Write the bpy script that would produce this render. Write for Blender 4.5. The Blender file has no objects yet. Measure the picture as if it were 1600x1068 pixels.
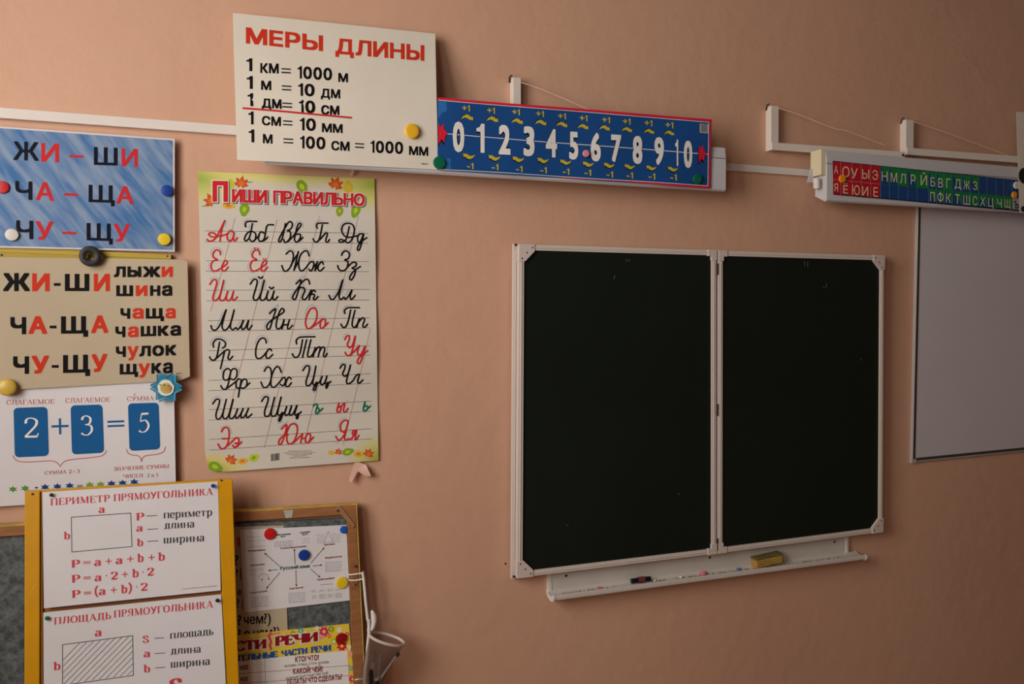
import bpy, math, random
from mathutils import Vector, Matrix
from mathutils.geometry import delaunay_2d_cdt
random.seed(7)
SC = bpy.context.scene
COL = SC.collection
# ------------------------------------------------------------------ camera
F_PX = 1285.5; YAW, PITCH, ROLL = .3648, -.0308, -.004
CAM = Vector((-.9455, -2.4765, 1.7426))
def _rows():
    cy, sy, cp, sp = math.cos(YAW), math.sin(YAW), math.cos(PITCH), math.sin(PITCH)
    Fw = Vector((sy*cp, cy*cp, sp)); R = Vector((cy, -sy, 0)); U = R.cross(Fw)
    c, s = math.cos(ROLL), math.sin(ROLL)
    return R*c+U*s, U*c-R*s, Fw
RR, UU, FF = _rows()
cd = bpy.data.cameras.new('camera'); cam = bpy.data.objects.new('camera', cd); COL.objects.link(cam)
cd.sensor_width = 36; cd.sensor_fit = 'HORIZONTAL'; cd.lens = F_PX/1600*36; cd.clip_start = .05
cam.matrix_world = Matrix(((RR.x, UU.x, -FF.x, CAM.x), (RR.y, UU.y, -FF.y, CAM.y), (RR.z, UU.z, -FF.z, CAM.z), (0, 0, 0, 1)))
SC.camera = cam
# ------------------------------------------------------------------ world, light, exposure
SC.view_settings.view_transform = 'Standard'; SC.view_settings.look = 'None'
SC.view_settings.gamma = 1; SC.view_settings.use_curve_mapping = False
SC.view_settings.exposure = 0.0
w = bpy.data.worlds.new('sky'); SC.world = w; w.use_nodes = True
wb = w.node_tree.nodes['Background']; wb.inputs[0].default_value = (.75, .86, 1, 1); wb.inputs[1].default_value = .15
def window_light(y, z, sy, sz, power, col):
    l = bpy.data.lights.new('window_daylight', 'AREA'); l.shape = 'RECTANGLE'; l.size = sy; l.size_y = sz
    l.energy = power; l.color = col
    o = bpy.data.objects.new('window_daylight', l); COL.objects.link(o)
    o.location = (LX-.16, y, z); o.rotation_euler = (math.radians(90), 0, math.radians(-90))
LX = -2.4          # left wall of the room
for yy, pw in ((-1.75, 101), (-3.75, 46)):
    window_light(yy, 2.4, 1.5, 1.8, pw, (1.0, .97, .92))

# ------------------------------------------------------------------ helpers
def P(px, py, d=0.0):
    """the point where the sight line of a measured picture point meets the plane d metres in front of the wall"""
    v = RR*((px-800)/F_PX) - UU*((py-534)/F_PX) + FF
    t = (-d-CAM.y)/v.y
    return CAM + v*t
def lin(c):
    return tuple(((x/255)/12.92 if x/255 <= .04045 else ((x/255+.055)/1.055)**2.4) for x in c)
_m = {}
def mat(name, rgb, rough=.6, spec=.4, noise=0.0, scale=8, metal=0, bump=0, bscale=200, stretch=None):
    if name in _m: return _m[name]
    m = bpy.data.materials.new(name); m.use_nodes = True; nt = m.node_tree; b = nt.nodes['Principled BSDF']
    c = lin(rgb); b.inputs['Roughness'].default_value = rough; b.inputs['Specular IOR Level'].default_value = spec
    b.inputs['Metallic'].default_value = metal
    b.inputs['Base Color'].default_value = (*c, 1)
    if noise or bump:
        tc = nt.nodes.new('ShaderNodeTexCoord'); mp = nt.nodes.new('ShaderNodeMapping')
        nt.links.new(tc.outputs['Object'], mp.inputs[0])
        if stretch: mp.inputs['Scale'].default_value = stretch
    if noise:
        n = nt.nodes.new('ShaderNodeTexNoise'); n.inputs['Scale'].default_value = scale; n.inputs['Detail'].default_value = 6
        nt.links.new(mp.outputs[0], n.inputs[0])
        r = nt.nodes.new('ShaderNodeValToRGB'); nt.links.new(n.outputs[0], r.inputs[0])
        r.color_ramp.elements[0].position = .3; r.color_ramp.elements[1].position = .7
        r.color_ramp.elements[0].color = (*[x*(1-noise) for x in c], 1); r.color_ramp.elements[1].color = (*[min(1, x*(1+noise)) for x in c], 1)
        nt.links.new(r.outputs[0], b.inputs['Base Color'])
    if bump:
        n2 = nt.nodes.new('ShaderNodeTexNoise'); n2.inputs['Scale'].default_value = bscale; n2.inputs['Detail'].default_value = 4
        nt.links.new(mp.outputs[0], n2.inputs[0])
        bp = nt.nodes.new('ShaderNodeBump'); bp.inputs['Strength'].default_value = bump; bp.inputs['Distance'].default_value = .004
        nt.links.new(n2.outputs[0], bp.inputs['Height']); nt.links.new(bp.outputs[0], b.inputs['Normal'])
    _m[name] = m; return m
def link(name, me, m, parent=None, origin=None):
    o = bpy.data.objects.new(name, me); COL.objects.link(o)
    if m: me.materials.append(m)
    c = Vector(origin) if origin is not None else sum((v.co for v in me.vertices), Vector())/max(1, len(me.vertices))
    for v in me.vertices: v.co -= c
    o['_c'] = tuple(c)
    if parent is not None:
        o.parent = parent; o.location = c-Vector(parent['_c'])
    else: o.location = c
    return o
def tag(o, label, cat=None, group=None, kind=None):
    if label: o['label'] = label
    if cat: o['category'] = cat
    if group: o['group'] = group
    if kind: o['kind'] = kind
    return o
def empty(name, loc):
    o = bpy.data.objects.new(name, None); COL.objects.link(o); o.location = loc; o['_c'] = tuple(loc); o.empty_display_size = .05
    return o
class MB:
    def __init__(s): s.v = []; s.f = []; s.sm = False
    def add(s, vs, fs):
        n = len(s.v); s.v += [tuple(v) for v in vs]; s.f += [tuple(i+n for i in f) for f in fs]; return s
    def box(s, a, b):
        x0, y0, z0 = a; x1, y1, z1 = b
        vs = [(x, y, z) for z in (z0, z1) for y in (y0, y1) for x in (x0, x1)]
        return s.add(vs, [(0, 2, 3, 1), (4, 5, 7, 6), (0, 1, 5, 4), (2, 6, 7, 3), (0, 4, 6, 2), (1, 3, 7, 5)])
    def hexa(s, q, r):
        """q: four front points, r: four back points"""
        return s.add(list(q)+list(r), [(0, 1, 2, 3), (7, 6, 5, 4), (0, 4, 5, 1), (1, 5, 6, 2), (2, 6, 7, 3), (3, 7, 4, 0)])
    def slab(s, px4, d, t):
        """slab with its front outline through four measured points, t thick"""
        if not isinstance(d, (tuple, list)): d = (d,)*4
        q = [P(p[0], p[1], dd) for p, dd in zip(px4, d)]
        return s.hexa(q, [v+Vector((0, t, 0)) for v in q])
    def prism(s, poly, t):
        n = len(poly); q = [Vector(p) for p in poly]
        return s.add(q+[v+Vector((0, t, 0)) for v in q], [tuple(range(n)), tuple(range(2*n-1, n-1, -1))]+[(i, i+n, (i+1) % n+n, (i+1) % n) for i in range(n)])
    def tube(s, pts, r, seg=8, caps=True):
        pts = [Vector(p) for p in pts]; n = len(pts); rs = r if isinstance(r, (list, tuple)) else [r]*n
        vs = []; fs = []; up = None
        for i, p in enumerate(pts):
            t = (pts[min(n-1, i+1)]-pts[max(0, i-1)]).normalized()
            if up is None: up = t.orthogonal().normalized()
            up = (up-t*up.dot(t)).normalized(); sd = t.cross(up)
            for k in range(seg):
                a = 2*math.pi*k/seg; vs.append(p+(up*math.cos(a)+sd*math.sin(a))*rs[i])
        for i in range(n-1):
            for k in range(seg):
                fs.append((i*seg+k, i*seg+(k+1) % seg, (i+1)*seg+(k+1) % seg, (i+1)*seg+k))
        if caps: fs += [tuple(range(seg-1, -1, -1)), tuple(range((n-1)*seg, n*seg))]
        s.sm = True
        return s.add(vs, fs)
    def lathe(s, c, axis, prof, seg=28):
        """prof: (radius, height along the axis)"""
        c = Vector(c); ax = Vector(axis).normalized(); u = ax.orthogonal().normalized(); w_ = ax.cross(u)
        vs = []; fs = []
        for r, h in prof:
            for k in range(seg):
                a = 2*math.pi*k/seg; vs.append(c+ax*h+(u*math.cos(a)+w_*math.sin(a))*max(r, 1e-5))
        for i in range(len(prof)-1):
            for k in range(seg): fs.append((i*seg+k, i*seg+(k+1) % seg, (i+1)*seg+(k+1) % seg, (i+1)*seg+k))
        s.sm = True
        return s.add(vs, fs)
    def build(s, name, m, parent=None, smooth=None, bevel=0, origin=None):
        me = bpy.data.meshes.new(name); me.from_pydata(s.v, [], s.f); me.validate(); me.update()
        o = link(name, me, m, parent, origin)
        if smooth if smooth is not None else s.sm:
            for p in me.polygons: p.use_smooth = True
            me.set_sharp_from_angle(angle=math.radians(40))
        if bevel:
            b = o.modifiers.new('bevel', 'BEVEL'); b.width = bevel; b.segments = 2; b.limit_method = 'ANGLE'
        return o
def catmull(pts, k=6):
    if len(pts) < 3: return [tuple(p) for p in pts]
    q = [pts[0]]+list(pts)+[pts[-1]]; out = []
    for i in range(1, len(q)-2):
        p0, p1, p2, p3 = q[i-1], q[i], q[i+1], q[i+2]
        for j in range(k):
            t = j/k; out.append(tuple(.5*((2*b)+(-a+c)*t+(2*a-5*b+4*c-d)*t*t+(-a+3*b-3*c+d)*t**3) for a, b, c, d in zip(p0, p1, p2, p3)))
    out.append(tuple(pts[-1])); return out

# ------------------------------------------------------------------ glyphs
_gc = {}
def glyph(ch):
    """outline of a letter of the built-in font in its own units, cap height 1"""
    k = ch
    if k in _gc: return _gc[k]
    c = bpy.data.curves.new('g', 'FONT'); c.body = ch; c.resolution_u = 3; c.fill_mode = 'NONE'
    o = bpy.data.objects.new('g', c); COL.objects.link(o); bpy.context.view_layer.update()
    me = bpy.data.meshes.new_from_object(o.evaluated_get(bpy.context.evaluated_depsgraph_get()))
    cap = .728 if ord(ch) > 1000 else .691
    pts = [(p.co.x/cap, p.co.y/cap) for p in me.vertices]; nx = {}
    for e in me.edges: nx.setdefault(e.vertices[0], e.vertices[1])
    bpy.data.objects.remove(o); bpy.data.curves.remove(c); edges = list(nx.items()); bpy.data.meshes.remove(me)
    if ch == '1':
        pts = [(0, .72), (0, .84), (.12, .87), (.2, 1), (.34, 1), (.34, 0), (.17, 0), (.17, .72)]; edges = [(i, (i+1) % 8) for i in range(8)]
    v, f = [], []
    if edges:
        vv, _, ff, _, _, _ = delaunay_2d_cdt([Vector(q) for q in pts], edges, [], 0, 1e-6)
        def wind(x, y):
            w_ = 0
            for i, j in edges:
                (x0, y0), (x1, y1) = pts[i], pts[j]
                if (y0 > y) != (y1 > y) and x < x0+(y-y0)/(y1-y0)*(x1-x0): w_ += 1 if y1 > y0 else -1
            return w_
        v = [tuple(q) for q in vv]
        for t in ff:
            if wind(sum(vv[i][0] for i in t)/len(t), sum(vv[i][1] for i in t)/len(t)): f.append(tuple(t))
    if v: x0 = min(a for a, b in v); x1 = max(a for a, b in v)
    else: x0, x1 = 0, .3
    _gc[k] = (v, f, x0, x1); return _gc[k]
GAP = .10
# serif alphabet drawn with a broad nib: I stem, L hairline, T thick straight, C swelling curve, s serif
SER = {
'А': ".72|L .06 0 .35 1;T .33 1 .64 0;L .19 .36 .53 .36;s .06 0;s .64 0",
'Б': ".64|I .14 0 1;L .1 .98 .56 .98;L .56 .98 .58 .76;C .14 .55 .42 .55 .56 .28 .42 .03 .14 .03;s .1 0",
'В': ".66|I .14 0 1;C .14 .98 .4 .98 .52 .77 .4 .53 .14 .52;C .14 .52 .42 .52 .58 .27 .42 .02 .14 .02;s .1 0;s .1 1",
'Г': ".6|I .14 0 1;L .1 .98 .56 .98;L .56 .98 .58 .72;s .14 0",
'Д': ".8|C .14 .02 .22 .2 .26 .96;I .62 0 1;L .16 .98 .74 .98;L .04 .03 .76 .03;L .05 .03 .05 -.22;L .75 .03 .75 -.22",
'Е': ".64|I .14 0 1;L .08 .98 .56 .98;L .56 .98 .57 .76;L .14 .52 .44 .52;L .44 .62 .44 .42;L .08 .02 .58 .02;L .58 .02 .6 .26",
'З': ".62|C .1 .76 .14 .92 .3 .98 .49 .88 .44 .58 .24 .52;C .24 .52 .5 .48 .54 .2 .36 .01 .12 .08 .08 .24",
'И': ".8|I .14 0 1;I .66 0 1;L .16 .06 .64 .95;s .14 0;s .14 1;s .66 0;s .66 1",
'Й': ".8|I .14 0 1;I .66 0 1;L .16 .06 .64 .95;s .14 0;s .14 1;s .66 0;s .66 1;C .26 1.2 .4 1.1 .54 1.2",
'К': ".76|I .14 0 1;L .14 .5 .3 .52;C .3 .52 .42 .7 .48 .9 .62 .94;C .28 .54 .44 .46 .5 .16 .66 .04;s .14 0;s .14 1;s .66 .02",
'Л': ".78|C .06 .08 .16 .06 .22 .3 .26 .97;I .64 0 1;L .18 .98 .74 .98;s .64 0",
'М': ".96|L .14 0 .16 1;T .15 1 .46 .06;L .46 .06 .78 1;I .8 0 1;s .14 0;s .8 0;s .8 1;s .12 1",
'Н': ".8|I .14 0 1;I .66 0 1;L .14 .5 .66 .5;s .14 0;s .14 1;s .66 0;s .66 1",
'О': ".76|C .38 .99 .14 .82 .08 .5 .14 .18 .38 .01 .62 .18 .68 .5 .62 .82 .38 .99",
'П': ".8|I .14 0 1;I .66 0 1;L .06 .98 .74 .98;s .14 0;s .66 0",
'Р': ".62|I .14 0 1;C .14 .98 .42 .98 .56 .74 .42 .48 .14 .48;s .14 0;s .08 1",
'С': ".68|C .6 .72 .5 .92 .36 .99 .15 .85 .08 .5 .15 .15 .36 .01 .52 .08 .62 .26;L .6 .98 .6 .7",
'Т': ".72|I .36 0 1;L .06 .98 .66 .98;L .06 .98 .05 .74;L .66 .98 .67 .74;s .36 0",
'У': ".7|T .1 .98 .38 .36;C .62 .98 .4 .36 .26 .04 .1 .08;s .1 1;s .62 1",
'Ц': ".82|I .14 0 1;I .64 0 1;L .06 .02 .8 .02;L .8 .02 .8 -.22;s .14 1;s .64 1",
'Ч': ".76|I .62 0 1;C .14 1 .14 .64 .3 .44 .62 .52;s .14 1;s .62 0;s .62 1",
'Ш': "1.06|I .14 0 1;I .52 0 1;I .9 0 1;L .06 .02 .98 .02;s .14 1;s .52 1;s .9 1",
'Щ': "1.1|I .14 0 1;I .52 0 1;I .9 0 1;L .06 .02 1.06 .02;L 1.06 .02 1.06 -.24;s .14 1;s .52 1;s .9 1",
'Ы': ".94|I .14 0 1;C .14 .54 .4 .54 .53 .28 .4 .02 .14 .02;I .8 0 1;s .14 1;s .8 0;s .8 1;s .08 0",
'Ь': ".62|I .14 0 1;C .14 .54 .4 .54 .54 .28 .4 .02 .14 .02;s .14 1;s .08 0",
'Я': ".7|I .56 0 1;C .56 .98 .3 .98 .12 .74 .3 .5 .56 .5;L .34 .5 .08 .02;s .56 0;s .56 1;s .08 0",
'е': ".5|C .08 .36 .44 .36;C .44 .38 .4 .62 .26 .68 .1 .56 .06 .34 .12 .08 .28 .0 .46 .12",
'а': ".52|C .1 .54 .18 .67 .34 .66 .4 .5 .4 .12 .5 .02;C .4 .42 .14 .34 .06 .16 .18 .01 .4 .14",
'р': ".6|I .14 -.3 .68;C .14 .5 .3 .68 .5 .56 .52 .32 .46 .06 .3 .0 .14 .12;s .14 -.3;s .08 .68",
'b': ".6|I .14 0 1;C .14 .5 .3 .68 .5 .56 .52 .32 .46 .06 .3 .0 .14 .12;s .08 1",
'и': ".66|I .14 0 .68;I .52 0 .68;L .16 .08 .5 .62;s .14 0;s .14 .68;s .52 0;s .52 .68",
'2': ".62|C .1 .72 .14 .92 .3 .99 .5 .88 .5 .64 .32 .36 .08 .05;T .08 .05 .54 .05;L .54 .04 .58 .22",
'3': ".62|C .1 .78 .14 .92 .3 .99 .48 .86 .44 .6 .24 .54;C .24 .54 .5 .48 .54 .22 .36 .01 .16 .04 .08 .12",
'5': ".62|T .2 .95 .54 .97;L .2 .96 .15 .56;C .15 .56 .4 .62 .55 .34 .4 .05 .18 .02 .09 .1",
'S': ".62|C .5 .74 .42 .94 .3 .99 .12 .88 .14 .66 .34 .52 .52 .36 .5 .12 .3 .01 .14 .08 .08 .28;L .5 .98 .51 .7;L .08 .02 .07 .3",
'+': ".8|L .06 .4 .74 .4;L .4 .06 .4 .74", '=': ".8|L .06 .3 .74 .3;L .06 .5 .74 .5",
'(': ".4|C .32 1.1 .1 .75 .1 .2 .32 -.2", ')': ".4|C .08 1.1 .3 .75 .3 .2 .08 -.2", '·': ".2|T .08 .32 .14 .32", '?': ".5|C .08 .8 .25 1 .42 .8 .25 .5 .25 .3;T .24 .06 .26 .06",
' ': ".34|",
}
for lo, up in zip('бвгдзклмнопстушщьычя', 'БВГДЗКЛМНОПСТУШЩЬЫЧЯ'):
    w_, body = SER[up].split('|'); o_ = []
    for st in body.split(';'):
        k_, *n_ = st.split(); n_ = [float(x) for x in n_]
        if k_ == 'I': n_ = [n_[0]*.82, n_[1]*.68, n_[2]*.68]
        else: n_ = [x*(.82 if i % 2 == 0 else .68) for i, x in enumerate(n_)]
        o_.append(' '.join([k_]+['%.3f' % x for x in n_]))
    if lo not in SER: SER[lo] = '%.3f|' % (float(w_)*.82)+';'.join(o_)
def serif(ch, thick, thin, sx=1):
    body = SER[ch].split('|'); strokes = []
    for st in body[1].split(';'):
        if not st.strip(): continue
        k, *n = st.split(); n = [float(x) for x in n]
        if k == 'I': strokes.append(([(n[0], n[1]), (n[0], n[2])], [thick]*2))
        elif k == 's': strokes.append(([(n[0]-.10, n[1]+(thin/2 if n[1] < .5 else -thin/2)), (n[0]+.10, n[1]+(thin/2 if n[1] < .5 else -thin/2))], [thin]*2))
        else:
            pts = list(zip(n[0::2], n[1::2]))
            if k in 'LT': strokes.append((pts, [thin if k == 'L' else thick]*2))
            else:
                q = catmull(pts, 5); ws = []
                for i in range(len(q)):
                    a, b = q[max(0, i-1)], q[min(len(q)-1, i+1)]; dx, dy = b[0]-a[0], b[1]-a[1]; L = math.hypot(dx, dy) or 1
                    ws.append(thin+(thick-thin)*(abs(dy)/L)**1.5)
                strokes.append((q, ws))
    return float(body[0]), strokes
def ribbon(pts, ws, cap=0):
    """a stroke as a strip of quads in flat coordinates; pts 2D, ws widths"""
    n = len(pts); vs = []; fs = []
    for i in range(n):
        a, b = pts[max(0, i-1)], pts[min(n-1, i+1)]; dx, dy = b[0]-a[0], b[1]-a[1]; L = math.hypot(dx, dy) or 1
        nx, ny = -dy/L*ws[i]/2, dx/L*ws[i]/2; x, y = pts[i]
        if cap and i == 0: x -= dx/L*cap; y -= dy/L*cap
        if cap and i == n-1: x += dx/L*cap; y += dy/L*cap
        vs += [(x+nx, y+ny), (x-nx, y-ny)]
    fs = [(2*i, 2*i+1, 2*i+3, 2*i+2) for i in range(n-1)]
    return vs, fs

# ------------------------------------------------------------------ printed sheets
PAPER_T = .0004
class Sheet:
    """a sheet of paper or card through four measured corners, depth(u,v) in metres from the wall, with flat print on it"""
    def __init__(s, name, corners, depth, m, label, cat, group=None, n=(24, 16), edge=None, thick=.0006):
        s.c = corners; s.depth = depth if callable(depth) else (lambda u, v, d=depth: d); s.inks = {}
        s.z = (0, 0, 1); vs = []; fs = []; nu, nv = n; uv = []
        for j in range(nv+1):
            for i in range(nu+1):
                u, v = i/nu, j/nv; x, y = s.px(u, v)
                if edge: x, y = edge(u, v, x, y)
                vs.append(P(x, y, s.depth(u, v))); uv.append((u, v))
        N = len(vs); vs += [v+Vector((0, thick, 0)) for v in vs]
        W = nu+1
        for j in range(nv):
            for i in range(nu):
                a = j*W+i; fs.append((a, a+W, a+W+1, a+1)); fs.append((a+N, a+1+N, a+W+1+N, a+W+N))
        rim = [i for i in range(W)]+[j*W+nu for j in range(1, nv+1)]+[nv*W+i for i in range(nu-1, -1, -1)]+[j*W for j in range(nv-1, 0, -1)]
        for k in range(len(rim)):
            a, b = rim[k], rim[(k+1) % len(rim)]; fs.append((a, b, b+N, a+N))
        me = bpy.data.meshes.new(name); me.from_pydata(vs, [], fs)
        ul = me.uv_layers.new(name='UVMap')
        for lp in me.loops: ul.data[lp.index].uv = (uv[lp.vertex_index % N][0], 1-uv[lp.vertex_index % N][1])
        me.update(); s.o = link(name, me, m); tag(s.o, label, cat, group)
        for p in me.polygons: p.use_smooth = True
        me.set_sharp_from_angle(angle=math.radians(40))
    def px(s, u, v):
        (x0, y0), (x1, y1), (x2, y2), (x3, y3) = s.c   # TL TR BR BL
        return (x0*(1-u)*(1-v)+x1*u*(1-v)+x2*u*v+x3*(1-u)*v, y0*(1-u)*(1-v)+y1*u*(1-v)+y2*u*v+y3*(1-u)*v)
    def uvof(s, x, y):
        u = v = .5
        for _ in range(6):
            fx, fy = s.px(u, v); ax, ay = s.px(u+.01, v); bx, by = s.px(u, v+.01)
            a, c, b, d = (ax-fx)*100, (ay-fy)*100, (bx-fx)*100, (by-fy)*100
            det = a*d-b*c; ex, ey = x-fx, y-fy
            u += (d*ex-b*ey)/det; v += (-c*ex+a*ey)/det
        return min(1.02, max(-.02, u)), min(1.02, max(-.02, v))
    def W(s, x, y, lay=1):
        px, py = s.z[0]+x/s.z[2], s.z[1]+y/s.z[2]
        u, v = s.uvof(px, py)
        return P(px, py, s.depth(u, v)+.0005*lay)
    def ink(s, col, lay=1, name='lettering'):
        k = (col, lay, name)
        if k not in s.inks: s.inks[k] = MB()
        return s.inks[k]
    def text(s, col, txt, x0, y0, x1, y1, h, h2=None, bold=0.012, lay=1, xh=False, lean=0, face='sans', gap=GAP, thick=.17, thin=.06, name='lettering', grow=0, shift=(0, 0)):
        """set a line so that it runs from x0,y0 to x1,y1 on its base line, capitals h high (xh: small letters h high)"""
        h2 = h2 or h
        if xh: h /= (.745 if face == 'sans' else .68); h2 /= (.745 if face == 'sans' else .68)
        items = []; x = 0
        for ch in txt:
            if face == 'sans':
                if ch == ' ': x += .34; continue
                v, f, a, b = glyph(ch); bo = bold if ch != '1' else max(0, bold-.05); r = bo+grow; rh = r*.8
                if r < .006: items.append(([(p[0]-a+x, p[1]) for p in v], f, 0))
                else:       # thicken by laying shifted copies a hair behind one another; inset so that the cap height stays true
                    ky = (1-2*min(bo, .1)*.8) ; by = min(bo, .1)*.8
                    hi = max(p[1] for p in v); lo = min(p[1] for p in v)
                    for k, (dx, dy) in enumerate(((0, 0), (1, 1), (-1, 1), (1, -1), (-1, -1), (1, 0), (-1, 0), (0, 1), (0, -1))+(((.5, 1), (-.5, 1), (.5, -1), (-.5, -1), (1, .5), (-1, .5), (1, -.5), (-1, -.5), (.5, .5), (-.5, -.5), (.5, -.5), (-.5, .5)) if r > .045 else ())):
                        items.append(([(p[0]-a+x+bo+dx*r, (p[1]*ky+by)+dy*rh) for p in v], f, k))
                    x += 2*bo
                x += (b-a)+gap
            else:
                wd, st = serif(ch, thick+grow, thin+grow*.8)
                for q, ws in st:
                    vs, fs = ribbon([(p[0]+x-.04, p[1]) for p in q], ws, cap=grow/2); items.append((vs, fs, len(items) % 8))
                x += wd+gap-.1
        tot = x-(gap if face == 'sans' else gap-.1+.08); mb = s.ink(col, lay, name)
        for vs, fs, kk in items:
            out = []
            for a, b in vs:
                t = a/tot; hh = h+(h2-h)*t
                out.append(s.W(x0+(x1-x0)*t+lean*hh*b+shift[0], y0+(y1-y0)*t-hh*b+shift[1], lay-.04*kk))
            mb.add(out, fs)
    def serif_(s, *a, **k): s.text(*a, face='serif', **k)
    def line(s, col, pts, w, lay=1, smooth=True, name='lettering', close=False, cap=True):
        if smooth: pts = catmull(pts)
        elif len(pts) > 2:      # straight segments one by one
            for a, b in zip(pts[:-1], pts[1:]): s.line(col, [a, b], w, lay, name=name)
            return
        if len(pts) == 2:
            (a, b), (c, d) = pts; pts = [(a+(c-a)*t/6, b+(d-b)*t/6) for t in range(7)]
        ws = w if isinstance(w, list) else [w]*len(pts)
        if len(ws) != len(pts): ws = [w[0]+(w[-1]-w[0])*i/(len(pts)-1) for i in range(len(pts))]
        vs, fs = ribbon(pts, ws, cap=ws[0]*.35 if cap else 0)
        s.lk = (getattr(s, 'lk', 0)+1) % 9; l_ = lay-.03*s.lk
        s.ink(col, lay, name).add([s.W(x, y, l_) for x, y in vs], fs)
    def poly(s, col, pts, lay=1, name='print'):
        """star-shaped outline filled from its middle"""
        cx = sum(p[0] for p in pts)/len(pts); cy = sum(p[1] for p in pts)/len(pts); n = len(pts)
        s.ink(col, lay, name).add([s.W(cx, cy, lay)]+[s.W(x, y, lay) for x, y in pts], [(0, 1+i, 1+(i+1) % n) for i in range(n)])
    def quad(s, col, q, lay=1, name='print', n=8):
        (x0, y0), (x1, y1), (x2, y2), (x3, y3) = q; vs = []; fs = []
        for i in range(n+1):
            t = i/n; vs += [s.W(x0+(x1-x0)*t, y0+(y1-y0)*t, lay), s.W(x3+(x2-x3)*t, y3+(y2-y3)*t, lay)]
        fs = [(2*i, 2*i+1, 2*i+3, 2*i+2) for i in range(n)]
        s.ink(col, lay, name).add(vs, fs)
    def disc(s, col, x, y, r, lay=1, name='print', ry=None, k=14):
        s.poly(col, [(x+r*math.cos(2*math.pi*i/k), y+(ry or r)*math.sin(2*math.pi*i/k)) for i in range(k)], lay, name)
    def done(s):
        for (col, lay, name), mb in s.inks.items():
            m = INK[col]; o = mb.build(name, m, s.o, smooth=False)
            o['label'] = col+' '+name.replace('_', ' '); o['kind'] = 'stuff'
INK = {}
def ink(name, rgb, rough=.6): INK[name] = mat('ink_'+name.replace(' ', '_'), rgb, rough, .12)
ink('black', (17, 14, 14)); ink('red', (206, 56, 34)); ink('dull red', (196, 62, 60)); ink('crimson', (205, 40, 44)); ink('pinkish red', (206, 72, 82))
ink('dark grey', (62, 60, 64)); ink('faint grey', (150, 146, 152)); ink('white', (238, 234, 230)); ink('yellow', (206, 184, 50)); ink('blue', (28, 94, 152))
ink('sky red', (204, 44, 48)); ink('navy', (16, 16, 32)); ink('brick red', (186, 82, 80)); ink('leaf green', (128, 170, 40)); ink('star green', (88, 150, 60)); ink('lime', (190, 205, 60))
ink('star blue', (22, 70, 130)); ink('orange', (226, 120, 40)); ink('rust', (206, 82, 44)); ink('ochre', (226, 180, 60)); ink('deep green', (0, 110, 84)); ink('rule grey', (112, 102, 104)); ink('rule pink', (176, 134, 124))
ink('pale blue', (150, 168, 196)); ink('deep red', (150, 20, 34)); ink('cell red', (190, 30, 36)); ink('cell blue', (26, 70, 128)); ink('cell green', (34, 128, 60)); ink('cell grey', (176, 172, 170)); ink('cream', (226, 220, 186))
ink('grid blue', (96, 150, 200)); ink('banner blue', (22, 90, 176)); ink('banner light blue', (48, 110, 180)); ink('banner red', (220, 36, 60)); ink('pink', (236, 130, 170)); ink('magenta', (214, 50, 120)); ink('teal', (70, 180, 190)); ink('title blue', (30, 90, 170)); ink('maroon', (130, 34, 44)); ink('sun yellow', (244, 214, 50)); ink('dark green', (20, 80, 60)); ink('shadow blue', (12, 30, 70))

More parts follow.
